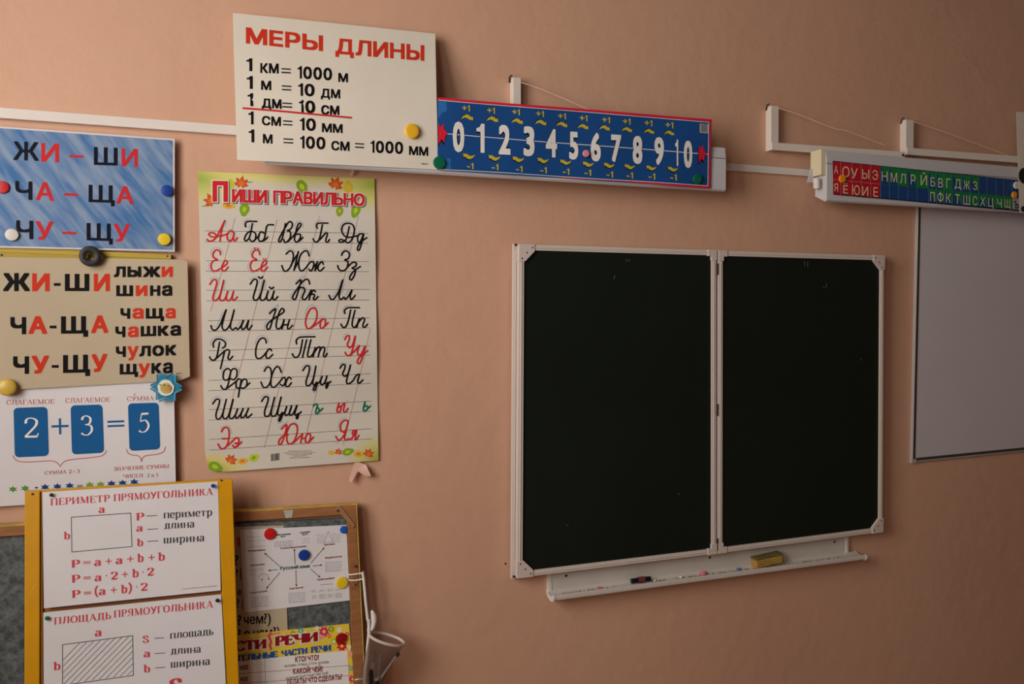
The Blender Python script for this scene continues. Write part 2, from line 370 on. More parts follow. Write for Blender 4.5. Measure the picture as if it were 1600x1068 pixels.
def papermat(name, rgb, kind=None):
    m = mat(name, rgb, .55, .35, noise=.03, scale=6)
    nt = m.node_tree; b = nt.nodes['Principled BSDF']
    if kind == 'sky':
        tc = nt.nodes.new('ShaderNodeTexCoord'); rt = nt.nodes.new('ShaderNodeMapping'); rt.inputs['Rotation'].default_value = (0, 0, math.radians(50))
        mp = nt.nodes.new('ShaderNodeMapping'); mp.inputs['Scale'].default_value = (1.2, 7, 1)
        nt.links.new(tc.outputs['UV'], rt.inputs[0]); nt.links.new(rt.outputs[0], mp.inputs[0])
        n = nt.nodes.new('ShaderNodeTexNoise'); n.inputs['Scale'].default_value = 1.6; n.inputs['Detail'].default_value = 5; nt.links.new(mp.outputs[0], n.inputs[0])
        r = nt.nodes.new('ShaderNodeValToRGB'); nt.links.new(n.outputs[0], r.inputs[0])
        r.color_ramp.elements[0].position = .33; r.color_ramp.elements[0].color = (*lin((50, 106, 164)), 1)
        r.color_ramp.elements[1].position = .62; r.color_ramp.elements[1].color = (*lin((132, 152, 180)), 1)
        nt.links.new(r.outputs[0], b.inputs['Base Color'])
    if kind == 'autumn':
        # green and yellow tint printed in the four corners
        tc = nt.nodes.new('ShaderNodeTexCoord'); base = b.inputs['Base Color'].links[0].from_socket
        def corner(cx, cy, rad, sx, sy, col, col2, prev):
            mp = nt.nodes.new('ShaderNodeMapping'); mp.inputs['Location'].default_value = (-cx*sx, -cy*sy, 0); mp.inputs['Scale'].default_value = (sx, sy, 0)
            nt.links.new(tc.outputs['UV'], mp.inputs[0])
            ln = nt.nodes.new('ShaderNodeVectorMath'); ln.operation = 'LENGTH'; nt.links.new(mp.outputs[0], ln.inputs[0])
            r = nt.nodes.new('ShaderNodeValToRGB'); nt.links.new(ln.outputs['Value'], r.inputs[0])
            r.color_ramp.elements[0].position = .1; r.color_ramp.elements[0].color = (*lin(col), 1)
            r.color_ramp.elements[1].position = rad; r.color_ramp.elements[1].color = (*lin(col2), 0)
            e = r.color_ramp.elements.new(rad*.6); e.color = (*lin(col2), .75)
            mx = nt.nodes.new('ShaderNodeMix'); mx.data_type = 'RGBA'
            nt.links.new(r.outputs['Alpha'], mx.inputs['Factor']); nt.links.new(prev, mx.inputs['A']); nt.links.new(r.outputs['Color'], mx.inputs['B'])
            return mx.outputs['Result']
        p = corner(0, 1, .9, 3.2, 7.0, (140, 168, 40), (212, 206, 90), base)
        p = corner(1, 1, .9, 3.2, 7.0, (150, 172, 44), (212, 206, 90), p)
        p = corner(.5, 1.02, .9, 1.2, 14.0, (208, 202, 70), (222, 214, 120), p)
        p = corner(0, 0, .9, 3.2, 12.0, (160, 170, 50), (220, 206, 90), p)
        p = corner(1, 0, .9, 4.6, 9.0, (176, 176, 60), (214, 204, 110), p)
        nt.links.new(p, b.inputs['Base Color'])
    return m
# ------------------------------------------------------------------ room
def wallmat():
    m = bpy.data.materials.new('wall_paint'); m.use_nodes = True; nt = m.node_tree; b = nt.nodes['Principled BSDF']
    b.inputs['Roughness'].default_value = .55; b.inputs['Specular IOR Level'].default_value = .35
    tc = nt.nodes.new('ShaderNodeTexCoord')
    n = nt.nodes.new('ShaderNodeTexNoise'); n.inputs['Scale'].default_value = 1.1; n.inputs['Detail'].default_value = 5; nt.links.new(tc.outputs['Object'], n.inputs[0])
    r = nt.nodes.new('ShaderNodeValToRGB'); nt.links.new(n.outputs[0], r.inputs[0])
    r.color_ramp.elements[0].position = .35; r.color_ramp.elements[0].color = (*lin(WALL_A), 1)
    r.color_ramp.elements[1].position = .65; r.color_ramp.elements[1].color = (*lin(WALL_B), 1)
    nt.links.new(r.outputs[0], b.inputs['Base Color'])
    n2 = nt.nodes.new('ShaderNodeTexNoise'); n2.inputs['Scale'].default_value = 14; n2.inputs['Detail'].default_value = 5; nt.links.new(tc.outputs['Object'], n2.inputs[0])
    bp = nt.nodes.new('ShaderNodeBump'); bp.inputs['Strength'].default_value = .35; bp.inputs['Distance'].default_value = .008
    nt.links.new(n2.outputs[0], bp.inputs['Height']); nt.links.new(bp.outputs[0], b.inputs['Normal'])
    return m
WALL_A, WALL_B = (208, 162, 135), (213, 167, 139)
WM = wallmat()
CEIL = mat('ceiling_darkened', (120, 110, 100), .8); FLOOR = mat('floor_linoleum', (150, 110, 80), .5, noise=.12, scale=3)  # unseen ceiling, coloured dark to cut bounced light
FY, RX, H = -9.2, 6.5, 3.6
def struct(name, mb, m, **k):
    o = mb.build(name, m, origin=k.pop('origin', None)); o['kind'] = 'structure'; return o
struct('wall_back', MB().box((LX-.2, 0, 0), (RX+.2, .2, H)), WM)
struct('floor', MB().box((LX-.2, FY-.2, -.1), (RX+.2, .2, 0)), FLOOR)
struct('ceiling', MB().box((LX-.2, FY-.2, H), (RX+.2, .2, H+.1)), CEIL)
struct('wall_right', MB().box((RX, FY, 0), (RX+.2, 0, H)), WM)
struct('wall_front', MB().box((LX-.2, FY-.2, 0), (RX+.2, FY, H)), WM)
lw = MB(); ys = [0]
for c in (-1.75, -3.75): ys += [c+.75, c-.75]
ys.append(FY)
for a, b in zip(ys[0::2], ys[1::2]): lw.box((LX-.2, b, 0), (LX, a, H))
for a, b in zip(ys[1:-1:2], ys[2::2]): lw.box((LX-.2, b, 0), (LX, a, 1.5)); lw.box((LX-.2, b, 3.3), (LX, a, H))
struct('wall_left', lw, WM)
FRW = mat('window_white', (235, 235, 230), .4)
for i, (a, b) in enumerate(zip(ys[1:-1:2], ys[2::2])):
    f = MB()
    for z0, z1 in ((1.5, 1.56), (3.24, 3.3)): f.box((LX-.1, b, z0), (LX-.04, a, z1))
    for y0 in (b, (a+b)/2-.03, a-.06): f.box((LX-.1, y0, 1.5), (LX-.04, y0+.06, 3.3))
    struct('window_%d' % (i+1), f, FRW)
struct('baseboard_back', MB().box((LX, -.015, 0), (RX, 0, .09)), mat('baseboard_paint', (150, 100, 70), .5))

WHITE = mat('white_plastic', (226, 216, 208), .45, noise=.03, scale=5)
# ------------------------------------------------------------------ cable trunking
o = MB().slab([(-250, 148.4), (1700, 297.8), (1700, 306.5), (-250, 166.3)], .014, .0138).build('cable_trunking', WHITE, bevel=.0015)
tag(o, 'long white plastic cable trunking running across the wall behind the posters', 'trunking')
# ------------------------------------------------------------------ chalkboard
BZ = 1.97
board = empty('chalkboard', P(808, 902, .03))
ALU = mat('cream_aluminium', (216, 202, 192), .4, .5, noise=.02, scale=3)
ALU2 = mat('board_corner_plastic', (212, 196, 188), .45)
DARK = mat('chalkboard_green', (24, 30, 23), .65, .12, noise=.12, scale=2.2)
SCREW = mat('screw_dark', (70, 52, 44), .5, metal=.3)
FD = .05
def quadmap(q, d):
    w4 = [P(x, y, d) for x, y in q]
    def f(u, v, dy=0):
        p = w4[0]*(1-u)*(1-v)+w4[1]*u*(1-v)+w4[2]*u*v+w4[3]*(1-u)*v
        return p+Vector((0, dy, 0))
    wd = ((w4[1]-w4[0]).length+(w4[2]-w4[3]).length)/2; ht = ((w4[3]-w4[0]).length+(w4[2]-w4[1]).length)/2
    return f, wd, ht
def fr_box(mb, f, u0, v0, u1, v1, t, dy=0):
    q = [f(u0, v0, dy), f(u1, v0, dy), f(u1, v1, dy), f(u0, v1, dy)]
    return mb.hexa(q, [v+Vector((0, t, 0)) for v in q])
def rails(name, f, wd, ht, wr, t, m, parent, dy=0):
    a, b = wr/wd, wr/ht; out = []
    for k, (u0, v0, u1, v1) in enumerate(((0, 0, 1, b), (0, 1-b, 1, 1), (0, b, a, 1-b), (1-a, b, 1, 1-b))):
        mb = MB(); fr_box(mb, f, u0, v0, u1, v1, t, dy)
        # a fine raised lip along the rail
        if k < 2: fr_box(mb, f, u0, v0+b*.35, u1, v0+b*.6, .002, dy-.002)
        else: fr_box(mb, f, u0+a*.35, v0, u0+a*.6, v1, .002, dy-.002)
        out.append(mb.build(name, m, parent, bevel=.0012))
    return out
wings = (([(811, 381.2), (1119.2, 390.6), (1119.3, 864.4), (808, 902.6)], 'L'), ([(1122.6, 391), (1381.6, 399), (1379.2, 830.4), (1122.0, 864.1)], 'R'))
# fixed middle board behind the two leaves
f, wd, ht = quadmap([(802, 380.5), (1381, 399.2), (1378.5, 831.2), (799, 904.3)], .023)
mb = MB(); fr_box(mb, f, .01, .01, .99, .99, .006, .003); mb.build('back_panel', DARK, board)
rails('back_frame', f, wd, ht, .02, .0105, ALU, board)
for q, side in wings:
    f, wd, ht = quadmap(q, FD)
    mb = MB(); fr_box(mb, f, .012, .008, .988, .992, .012, .006); sfc = mb.build('writing_surface', DARK, board)
    sfc['label'] = 'dark green writing surface of the %s leaf' % ('left' if side == 'L' else 'right')
    rails('leaf_frame', f, wd, ht, .0185, .018, ALU, board)
    cx_, cz_ = .052/wd, .052/ht
    for (u, v, su, sv) in ((0, 0, 1, 1), (1, 0, -1, 1), (0, 1, 1, -1), (1, 1, -1, -1)):
        outer = (side == 'L') == (u == 0)
        g = lambda a, b, dy=0: f(u+su*a/wd, v+sv*b/ht, dy)
        e = -.0012
        if outer: pl = [g(e, e), g(.054, e), g(.054, .021), g(.021, .054), g(e, .054)]
        else: pl = [g(e, e), g(.036, e), g(.036, .021), g(.021, .021), g(.021, .036), g(e, .036)]
        pl = [p+Vector((0, -.0035, 0)) for p in pl]
        if su*sv < 0: pl.reverse()
        pl.reverse()
        br = MB().prism(pl, .021).build('corner_bracket', ALU2, board, bevel=.001)
        if outer:
            for a, b in ((.045, .010), (.0265, .0265), (.010, .045)):
                c = g(a, b); MB().lathe(c+Vector((0, -.0034, 0)), (0, -1, 0), [(.0026, -.001), (.0026, .0008), (.001, .0012), (0, .0012)], 10).build('screw', SCREW, br)
# hinges between the leaves and the left edge
for y in (420, 640, 850):
    MB().tube([P(1120.9, y-9, .051), P(1120.9, y+9, .051)], .003, 8).build('hinge', SCREW, board)
for q in ([(802.5, 382), (810, 383)], [(799.5, 900), (806, 901)]):
    MB().tube([P(q[0][0]+2, q[0][1], .036), P(q[1][0], q[1][1], .036)], .004, 8).build('hinge_pin', SCREW, board)
tag(board, 'dark green folding chalkboard with cream frame and two closed leaves', 'chalkboard')
# chalk marks
cm = mat('chalk_mark', (120, 120, 112), .9)
mk = MB()
for a, b in (((978, 405), (980, 409)), ((982, 405), (984, 408.5)), ((961, 430), (959, 436)), ((1257, 408), (1258, 416)), ((1262, 409), (1262, 417)), ((1291, 443), (1292, 449)), ((1287, 447), (1288, 450)), ((885, 820), (888, 821)), ((1060, 770), (1061, 773)), ((1345, 560), (1346, 563))):
    vs, fs = ribbon([a, b], [.9, .5]); mk.add([P(x, y, FD-.0052) for x, y in vs], fs)
mk.build('chalk_marks', cm, board)['kind'] = 'stuff'
# chalk tray under the board
tray = empty('chalk_tray', P(860, 930, .03))
PL = mat('tray_white', (205, 196, 186), .5, noise=.05, scale=6)
a_, b_, c_, d_ = (855.5, 880), (1327, 830), (1327, 864), (857, 925)
MB().slab([a_, b_, c_, d_], .012, .012).build('back_plate', PL, tray, bevel=.001)
def tray_sec(px, py, k=1.0):
    base = P(px, py, .012); pr = []
    for (dy, dz) in ((0, 0), (-.008, -.012), (-.03, -.018), (-.045, -.017), (-.052, -.012), (-.0535, -.004), (-.051, .0025), (-.046, .004), (-.0425, .001), (-.041, -.003), (-.030, -.005), (-.008, -.002), (0, .004)):
        pr.append(base+Vector((0, dy, dz)))
    return pr
s0 = tray_sec(857, 924); s1 = tray_sec(1336, 862.5); n = len(s0)
tm = MB().add(s0+s1, [(i, (i+1) % n, (i+1) % n+n, i+n) for i in range(n)]); tm.sm = True
gt = tm.build('gutter', PL, tray)
for s_, sgn in ((s0, -1), (s1, 1)):
    cpl = [p+Vector((sgn*.001, 0, 0)) for p in s_]; c0 = sum(cpl, Vector())/n
    big = [c0+(p-c0)*1.12 for p in cpl]; bk = [p+Vector((sgn*.006, 0, 0)) for p in big]
    fc = [(i, (i+1) % n, (i+1) % n+n, i+n) for i in range(n)]
    MB().add(big+bk, fc+[tuple(range(n)), tuple(range(2*n-1, n-1, -1))]).build('end_cap', WHITE, tray)
p0 = P(855.5, 882, .014); p1 = P(857, 925, .014)
MB().hexa([p0, p0+Vector((.012, 0, 0)), p1+Vector((.012, 0, 0)), p1], [p0+Vector((0, .014, 0)), p0+Vector((.012, .014, 0)), p1+Vector((.012, .014, 0)), p1+Vector((0, .014, 0))]).build('plate_edge', WHITE, tray)
p0 = P(1322, 838, .015); p1 = P(1322, 864, .015)
MB().hexa([p0, p0+Vector((.01, 0, 0)), p1+Vector((.01, 0, 0)), p1], [p0+Vector((0, .014, 0)), p0+Vector((.01, .014, 0)), p1+Vector((.01, .014, 0)), p1+Vector((0, .014, 0))]).build('plate_edge', WHITE, tray)
for x, y in ((884.5, 899), (1109, 870.5), (1303.5, 846)):
    MB().lathe(P(x, y, .012), (0, -1, 0), [(.0045, 0), (.0045, .001), (.002, .002), (0, .002)], 12).build('screw', SCREW, tray)
tag(tray, 'long white chalk tray mounted under the chalkboard', 'tray')
# things lying in the tray (its floor is about 3 cm out from the wall)
def on_tray(px, d=.034):
    t = (px-857)/(1336-857); b = P(px, 924+(862.5-924)*t, .012)
    x = P(px, 900-(px-1000)*.128, d).x
    return Vector((x, -d, b.z-.0045))
c = on_tray(1002)
mar = empty('chalk_marker', c)
MB().tube([c+Vector((-.037, .004, .011)), c+Vector((-.012, .002, .012))], .0085, 12).build('cap', mat('marker_black', (20, 20, 24), .4), mar)
MB().tube([c+Vector((-.012, .002, .012)), c+Vector((.012, 0, .013))], .0105, 12).build('barrel', mat('marker_maroon', (110, 52, 50), .5), mar)
MB().tube([c+Vector((.012, 0, .013)), c+Vector((.034, -.002, .013))], .0085, 12).build('end_plug', mat('marker_black', (20, 20, 24), .4), mar)
tag(mar, 'black marker with maroon band lying in the chalk tray', 'marker')
def lump(c, r, m, name, label, cat, group=None, sx=1.6):
    mb = MB(); vs = []; fs = []; ns, nr = 9, 5
    for j in range(nr+1):
        for i in range(ns):
            th = math.pi*j/nr; ph = 2*math.pi*i/ns; k = r*random.uniform(.8, 1.1)
            vs.append(c+Vector((math.sin(th)*math.cos(ph)*k*sx, math.sin(th)*math.sin(ph)*k*.9, math.cos(th)*k*.85+r*.8)))
    for j in range(nr):
        for i in range(ns): fs.append((j*ns+i, j*ns+(i+1) % ns, (j+1)*ns+(i+1) % ns, (j+1)*ns+i))
    mb.add(vs, fs); mb.sm = True
    o = mb.build(name, m); tag(o, label, cat, group); return o
PK = mat('chalk_pink', (226, 120, 128), .9); CW = mat('chalk_white', (226, 220, 212), .95); CB = mat('chalk_blue', (84, 128, 176), .9)
lump(on_tray(1099), .010, PK, 'chalk_piece', 'thick pink chalk stub in the tray under the board seam', 'chalk')
lump(on_tray(1154), .007, CB, 'chalk_piece', 'blue chalk stub in the tray beside the yellow sponge', 'chalk', sx=1.5)
lump(on_tray(935), .005, PK, 'chalk_piece', 'small pale red chalk stub nearest the left end of the tray', 'chalk', sx=2)
lump(on_tray(1023), .0055, CW, 'chalk_piece', 'white chalk bit touching the right end of the black marker', 'chalk', sx=1.2)
lump(on_tray(1064), .0055, CW, 'chalk_piece', 'white chalk bit between the black marker and the pink chalk', 'chalk', sx=1.2)
# chalk stubs, crumbs and grime that nobody could count
cr = MB(); rnd = random.Random(3)
for k in range(150):
    x = rnd.choice([rnd.uniform(878, 965), rnd.uniform(1020, 1160), rnd.uniform(1160, 1320)]); c = on_tray(x, rnd.uniform(.030, .040)); r = rnd.uniform(.0008, .0022)
    ax = rnd.uniform(1, 3.5); vs = [c+Vector((sx*r*ax, sy*r, sz*r+r)) for sx, sy, sz in ((1, 0, 0), (0, 1, 0), (-1, 0, 0), (0, -1, 0), (0, 0, 1), (0, 0, -1))]
    cr.add(vs, [(0, 1, 4), (1, 2, 4), (2, 3, 4), (3, 0, 4), (1, 0, 5), (2, 1, 5), (3, 2, 5), (0, 3, 5)])
tag(cr.build('chalk_crumbs', mat('chalk_dust', (138, 96, 80), .95)), 'reddish and brown chalk crumbs scattered along the tray', 'chalk', kind='stuff')
# sponge
c = on_tray(1198, .030)+Vector((0, 0, .006))
sp = empty('sponge', c)
def rotbox(c, lx, ly, lz, ang, lift):
    e = Vector((math.cos(ang), 0, math.sin(ang))); n_ = Vector((-math.sin(ang), 0, math.cos(ang))); q = []
    for z in (0, lz):
        for y in (-ly/2, ly/2):
            for x in (-lx/2, lx/2): q.append(c+e*x+Vector((0, y, 0))+n_*(z+lift))
    return MB().add(q, [(0, 2, 3, 1), (4, 5, 7, 6), (0, 1, 5, 4), (2, 6, 7, 3), (0, 4, 6, 2), (1, 3, 7, 5)])
rotbox(c+Vector((.002, 0, .001)), .118, .034, .030, .075, .0).build('foam', mat('sponge_foam', (178, 138, 66), .95, noise=.25, scale=60, bump=.6, bscale=400), sp, bevel=.004)
rotbox(c+Vector((.002, 0, .001)), .118, .034, .008, .075, .0302).build('scouring_pad', mat('sponge_pad', (108, 100, 48), .95, noise=.3, scale=90, bump=.6, bscale=500), sp, bevel=.002)
tag(sp, 'yellow kitchen sponge with olive scouring side lying in the chalk tray', 'sponge')
# ------------------------------------------------------------------ whiteboard on the right
wbd = empty('whiteboard', P(1426, 723, .02))
WB = mat('whiteboard_grey', (206, 200, 204), .35, .4, noise=.02, scale=4)
GA = mat('grey_aluminium', (190, 184, 180), .35, .5, metal=.2); GD = mat('dark_shade_band', (66, 58, 54), .6)
f, wd, ht = quadmap([(1434.5, 302), (1783, 328), (1783, 686.5), (1425, 722.5)], .012)
mb = MB(); fr_box(mb, f, .005, .005, .995, .995, .006, .005); mb.build('writing_surface', WB, wbd)
rails('frame', f, wd, ht, .0055, .0115, GA, wbd)
g2 = MB(); a, b = .0055/wd, .0055/ht; a2, b2 = .019/wd, .016/ht
for (u0, v0, u1, v1) in ((a, b, 1-a, b2), (a, 1-b2, 1-a, 1-b), (a, b2, a2, 1-b2), (1-a2, b2, 1-a, 1-b2)): fr_box(g2, f, u0, v0, u1, v1, .006, .003)
g2.build('shade_band', GD, wbd)  # dark strip just inside the frame: its shadow put in as colour
for u, v, su, sv in ((0, 1, 1, -1), (0, 0, 1, 1)):
    q = [f(u+su*x/wd-.001, v+sv*y/ht, -.002) for x, y in ((-.001, -.002), (.022, -.002), (.022, .013), (-.001, .013))]
    if sv < 0: q = [q[3], q[2], q[1], q[0]]
    MB().hexa(q, [p+Vector((0, .012, 0)) for p in q]).build('corner_cap', GA, wbd)
tag(wbd, 'plain grey white magnetic board cut off by the right edge of the picture', 'whiteboard')
# ------------------------------------------------------------------ lamp fittings over the boards
LW = mat('lamp_enamel', (206, 202, 204), .5, noise=.02, scale=3); LC = mat('cream_socket', (226, 214, 178), .5); WIRE = mat('string_tan', (240, 208, 184), .8)
def lamp_box(name, x0px, y0px, x1px, y1px, ytop, label, front=.105, deep=.06):
    a = P(x0px, y0px, front); b = P(x1px, y1px, front); t = P(x0px, ytop, front)
    r = empty(name, (a.x, -front+deep/2, a.z))
    x0, x1, z0, z1 = a.x, b.x, a.z, t.z; zm = z0+(z1-z0)*.735
    MB().add([(x0, -front, z0), (x0, -front+.008, z0-.006), (x0, -front+deep, z0+.02), (x0, -front+deep, z1), (x0, -front+.006, z1), (x0, -front, zm),
              (x1, -front, z0), (x1, -front+.008, z0-.006), (x1, -front+deep, z0+.02), (x1, -front+deep, z1), (x1, -front+.006, z1), (x1, -front, zm)],
             [(0, 5, 4, 3, 2, 1), (6, 7, 8, 9, 10, 11)]+[(i, (i+1) % 6, (i+1) % 6+6, i+6) for i in range(6)]).build('housing', LW, r, bevel=.0015)
    s_ = MB().box((x0-.001, -front-.0012, zm-.0015), (x1+.001, -front+.004, zm+.0015)); s_.build('seam', mat('seam_grey', (140, 134, 132), .6), r)
    tag(r, label, 'lamp'); return r, (x0, x1, z0, z1)
lampL, LB = lamp_box('board_lamp', 413, 252.6, 1134.5, 295.6, 170.5, 'long white board lamp housing behind the blue number banner')
# its top is level with the visible right end
lampR, RB = lamp_box('board_lamp', 1291.5, 312, 1760, 341, 234.5, 'long grey white board lamp housing behind the red and blue letter strip')
for r, B in ((lampL, LB), (lampR, RB)):
    x0, x1, z0, z1 = B; y0 = -.09
    MB().box((x0-.022, -.100, z1-.088), (x0, -.045, z1+.004)).build('end_box', LC, r, bevel=.002)
    MB().tube([(x0-.026, -.082, z1-.098), (x0-.024, -.082, z1-.135)], [.013, .012], 14).build('tube_socket', WHITE, r)
    MB().hexa([Vector((x0-.046, -.06, z1-.11)), Vector((x0-.030, -.06, z1-.06)), Vector((x0-.020, -.06, z1-.06)), Vector((x0-.020, -.06, z1-.11))],
              [Vector((x0-.046, -.056, z1-.11)), Vector((x0-.030, -.056, z1-.06)), Vector((x0-.020, -.056, z1-.06)), Vector((x0-.020, -.056, z1-.11))]).build('reflector_edge', LW, r)
ARM = mat('bracket_enamel', (226, 214, 202), .5, noise=.03, scale=6)
def crane(legpx, ytop, ybot, d_end, endpx, string, label, group):
    t = P(legpx, ytop, .016); b = P(legpx, ybot, .016); r = empty('lamp_bracket', (b.x, 0, b.z))
    x0, x1 = t.x, P(legpx+12, ytop, .016).x
    MB().box((x0, -.030, b.z), (x1, 0, t.z)).build('wall_leg', ARM, r, bevel=.001)
    e = P(endpx[0], endpx[1], d_end); h = .027
    dv = Vector((e.x-x0, -d_end+.03, 0)).normalized(); nrm = Vector((-dv.y, dv.x, 0))*.006
    A = Vector((x0, -.030, b.z)); Bv = Vector((e.x, -d_end, b.z))
    q = [A+Vector((0, 0, h)), Bv+Vector((0, 0, h)), Bv, A]
    MB().hexa([p-nrm for p in q], [p+nrm for p in q]).build('arm', ARM, r, bevel=.001)
    MB().lathe(Bv+Vector((-.01, -.006, h*.5)), (0, -1, 0), [(.005, 0), (.005, .002), (0, .003)], 10).build('screw', SCREW, r)
    MB().tube([(x0-.004, -.006, t.z-.012), (x0-.006, -.014, t.z+.004), (x0, -.02, t.z+.008)], .003, 6).build('hook', SCREW, r)
    pts = [P(x, y, .03+(d_end-.03)*i/(len(string)-1)) for i, (x, y) in enumerate(string)]
    s_ = MB().tube([Vector(p) for p in catmull([tuple(p) for p in pts])], .0014, 6).build('tie_string', WIRE, r)
    tag(r, label, 'bracket', group); return r
crane(1201, 166, 235.5, .06, (1412, 240), [(1212, 167.5), (1250, 179.4), (1300, 199.4), (1325, 205), (1382, 226.5)], 'white bracket with long arm on the bare wall left of the letter strip lamp', 'lamp brackets')
crane(1411.5, 187.5, 243, .06, (1625, 260), [(1421, 188), (1470, 204), (1530, 226), (1581, 245), (1610, 256)], 'white bracket above the middle of the letter strip lamp', 'lamp brackets')
crane(799.5, 122, 196, .06, (1000, 205), [(811, 127.5), (850, 141), (890, 158), (925, 173), (975, 193)], 'white bracket sticking up behind the blue number banner', 'lamp brackets')
# nail heads and small marks on the wall
for k, (x, y) in enumerate(((789.5, 880), (800, 120))):
    pass
o = MB().lathe(P(789.5, 880, 0), (0, -1, 0), [(.003, 0), (.003, .002), (0, .0025)], 8).build('wall_screw', SCREW); tag(o, 'tiny dark screw head in the wall left of the chalkboard corner', 'screw')
# ------------------------------------------------------------------ magnets and pins
_mm = {}
def up_m(px, py, r, d): return abs((P(px, py+r, d)-P(px, py-r, d)).z)/2
def magnet(col, px, py, r, d, label, group, h=.006, dome=.5, name='magnet'):
    R = up_m(px, py, r, d); c = P(px, py, d)
    pr = [(0, 0), (R*.96, 0), (R, h*.25), (R, h*.75), (R*.93, h), (R*.7, h*(1+.18*dome)), (R*.35, h*(1+.3*dome)), (0, h*(1+.34*dome))]
    o = MB().lathe(c, (0, -1, 0), pr).build(name, mat('magnet_'+col[0], col[1], .35, .5)); tag(o, label, 'magnet', 'round magnets on the posters and boards'); return o
RED = ('red', (200, 24, 24)); BLU = ('blue', (16, 60, 150)); YEL = ('yellow', (234, 200, 40)); WHT = ('white', (214, 208, 198)); GRN = ('green', (6, 104, 74)); ORG = ('orange', (240, 150, 30)); PNK = ('pink', (236, 150, 160)); BLK = ('black', (26, 26, 28)); GLD = ('gold', (212, 176, 70)); DRD = ('dark_red', (150, 14, 20)); ARY = ('amber', (240, 184, 40))
def pin(col, px, py, r, d, label):
    R = up_m(px, py, r, d); c = P(px, py, d)
    root = MB().lathe(c, (0, -1, 0), [(0, 0), (R*.45, 0), (R*.45, .003), (R*.8, .0045), (R, .007), (R*.8, .0095), (0, .0105)], 16).build('push_pin', mat('magnet_'+col[0], col[1], .35, .5)); tag(root, label, 'pin'); return root

# ------------------------------------------------------------------ МЕРЫ ДЛИНЫ
CRM = papermat('cream_card', (228, 218, 202)); WPP = papermat('white_paper', (224, 219, 220)); CR2 = papermat('warm_card', (190, 172, 144))
s = Sheet('wall_poster', [(363.5, 20), (680, 52.5), (684.6, 265), (370.5, 249.5)], lambda u, v: .1125-.078*max(0, (.62-v)/.62)**1.25+.003*math.sin(u*5)*v, CRM, 'cream poster of length units with red heading and black equations', 'poster', n=(24, 12))
s.z = (350, 10, 3.954)
s.text('red', 'МЕРЫ', 135, 228, 612, 277, 100, 97, bold=.05); s.text('red', 'ДЛИНЫ', 688, 292, 1238, 337, 97, bold=.05)
for (t, x0, y0, x1, y1, h) in (('1', 138, 398, 175, 400, 80), ('КМ', 224, 411, 338, 415, 62), ('1000', 455, 445, 668, 458, 78), ('М', 706, 466, 766, 469, 56),
    ('1', 140, 508, 178, 510, 80), ('М', 229, 515, 292, 518, 58), ('10', 458, 551, 560, 557, 78), ('ДМ', 598, 562, 718, 569, 56),
    ('1', 145, 614, 180, 616, 80), ('ДМ', 233, 625, 355, 632, 58), ('10', 463, 655, 563, 660, 78), ('СМ', 600, 667, 712, 671, 58),
    ('1', 150, 727, 183, 729, 80), ('СМ', 234, 733, 352, 740, 58), ('10', 468, 765, 568, 770, 78), ('ММ', 605, 776, 733, 783, 56),
    ('1', 152, 838, 187, 840, 80), ('М', 240, 845, 300, 848, 58), ('100', 470, 876, 627, 884, 78), ('СМ', 663, 888, 776, 893, 58), ('1000', 905, 903, 1107, 912, 76), ('ММ', 1143, 917, 1262, 924, 56)):
    s.text('black', t, x0, y0, x1, y1, h, bold=.034 if h > 70 else .05)
for (x0, x1, y) in ((357, 410, 395), (360, 413, 501), (363, 417, 607), (367, 420, 717), (370, 425, 828), (812, 863, 857)):
    for dy in (-10, 12): s.line('black', [(x0, y+dy), (x1, y+dy+3)], 8)
s.line('crimson', [(118, 628), (300, 642), (560, 666), (785, 687)], 11, lay=2, name='underline')
s.text('black', 'МЗ-Р', 1222, 976, 1262, 979, 10, bold=.02); s.done()
magnet(ARY, 643.4, 205, 11.6, .1165, 'amber magnet on the cream length units poster', None)
magnet(GRN, 686, 254.5, 10, .117, 'green magnet where the cream poster meets the blue banner', None)
# ------------------------------------------------------------------ number banner
wav = lambda u, v: .1125+.0025*math.sin(u*9+.5)*(.5+.5*v)+.002*math.sin(u*21+v*2)
BAN = papermat('banner_gloss', (28, 78, 142)); BAN.node_tree.nodes['Principled BSDF'].inputs['Roughness'].default_value = .4
s = Sheet('number_banner', [(684, 152.8), (1111.8, 186.7), (1110.2, 293.5), (683.5, 265.2)], wav, BAN, 'long blue number line banner with white digits zero to ten and red border', 'banner', n=(60, 10))
s.z = (660, 100, 3.265)
s.quad('banner light blue', [(79, 190), (122, 193), (146, 536), (79, 533)])
s.line('banner red', [(82, 176), (400, 203), (800, 233), (1150, 262), (1474, 288)], 12, lay=2, name='border')
s.line('banner red', [(1470, 286), (1464, 628)], 7, lay=2, name='border'); s.line('banner red', [(700, 578), (1000, 594), (1250, 615), (1464, 629)], [3, 12], lay=2, name='border')
s.line('white', [(82, 184), (400, 211), (800, 242), (1150, 271), (1462, 297)], 3, lay=3, name='border'); s.line('white', [(1461, 297), (1456, 620)], 3, lay=3, name='border'); s.line('white', [(85, 537), (400, 553), (800, 580), (1150, 600), (1456, 621)], 3, lay=3, name='border')
s.line('white', [(120, 355), (600, 395), (1000, 424), (1460, 460)], 3.5, lay=1, name='number_line')
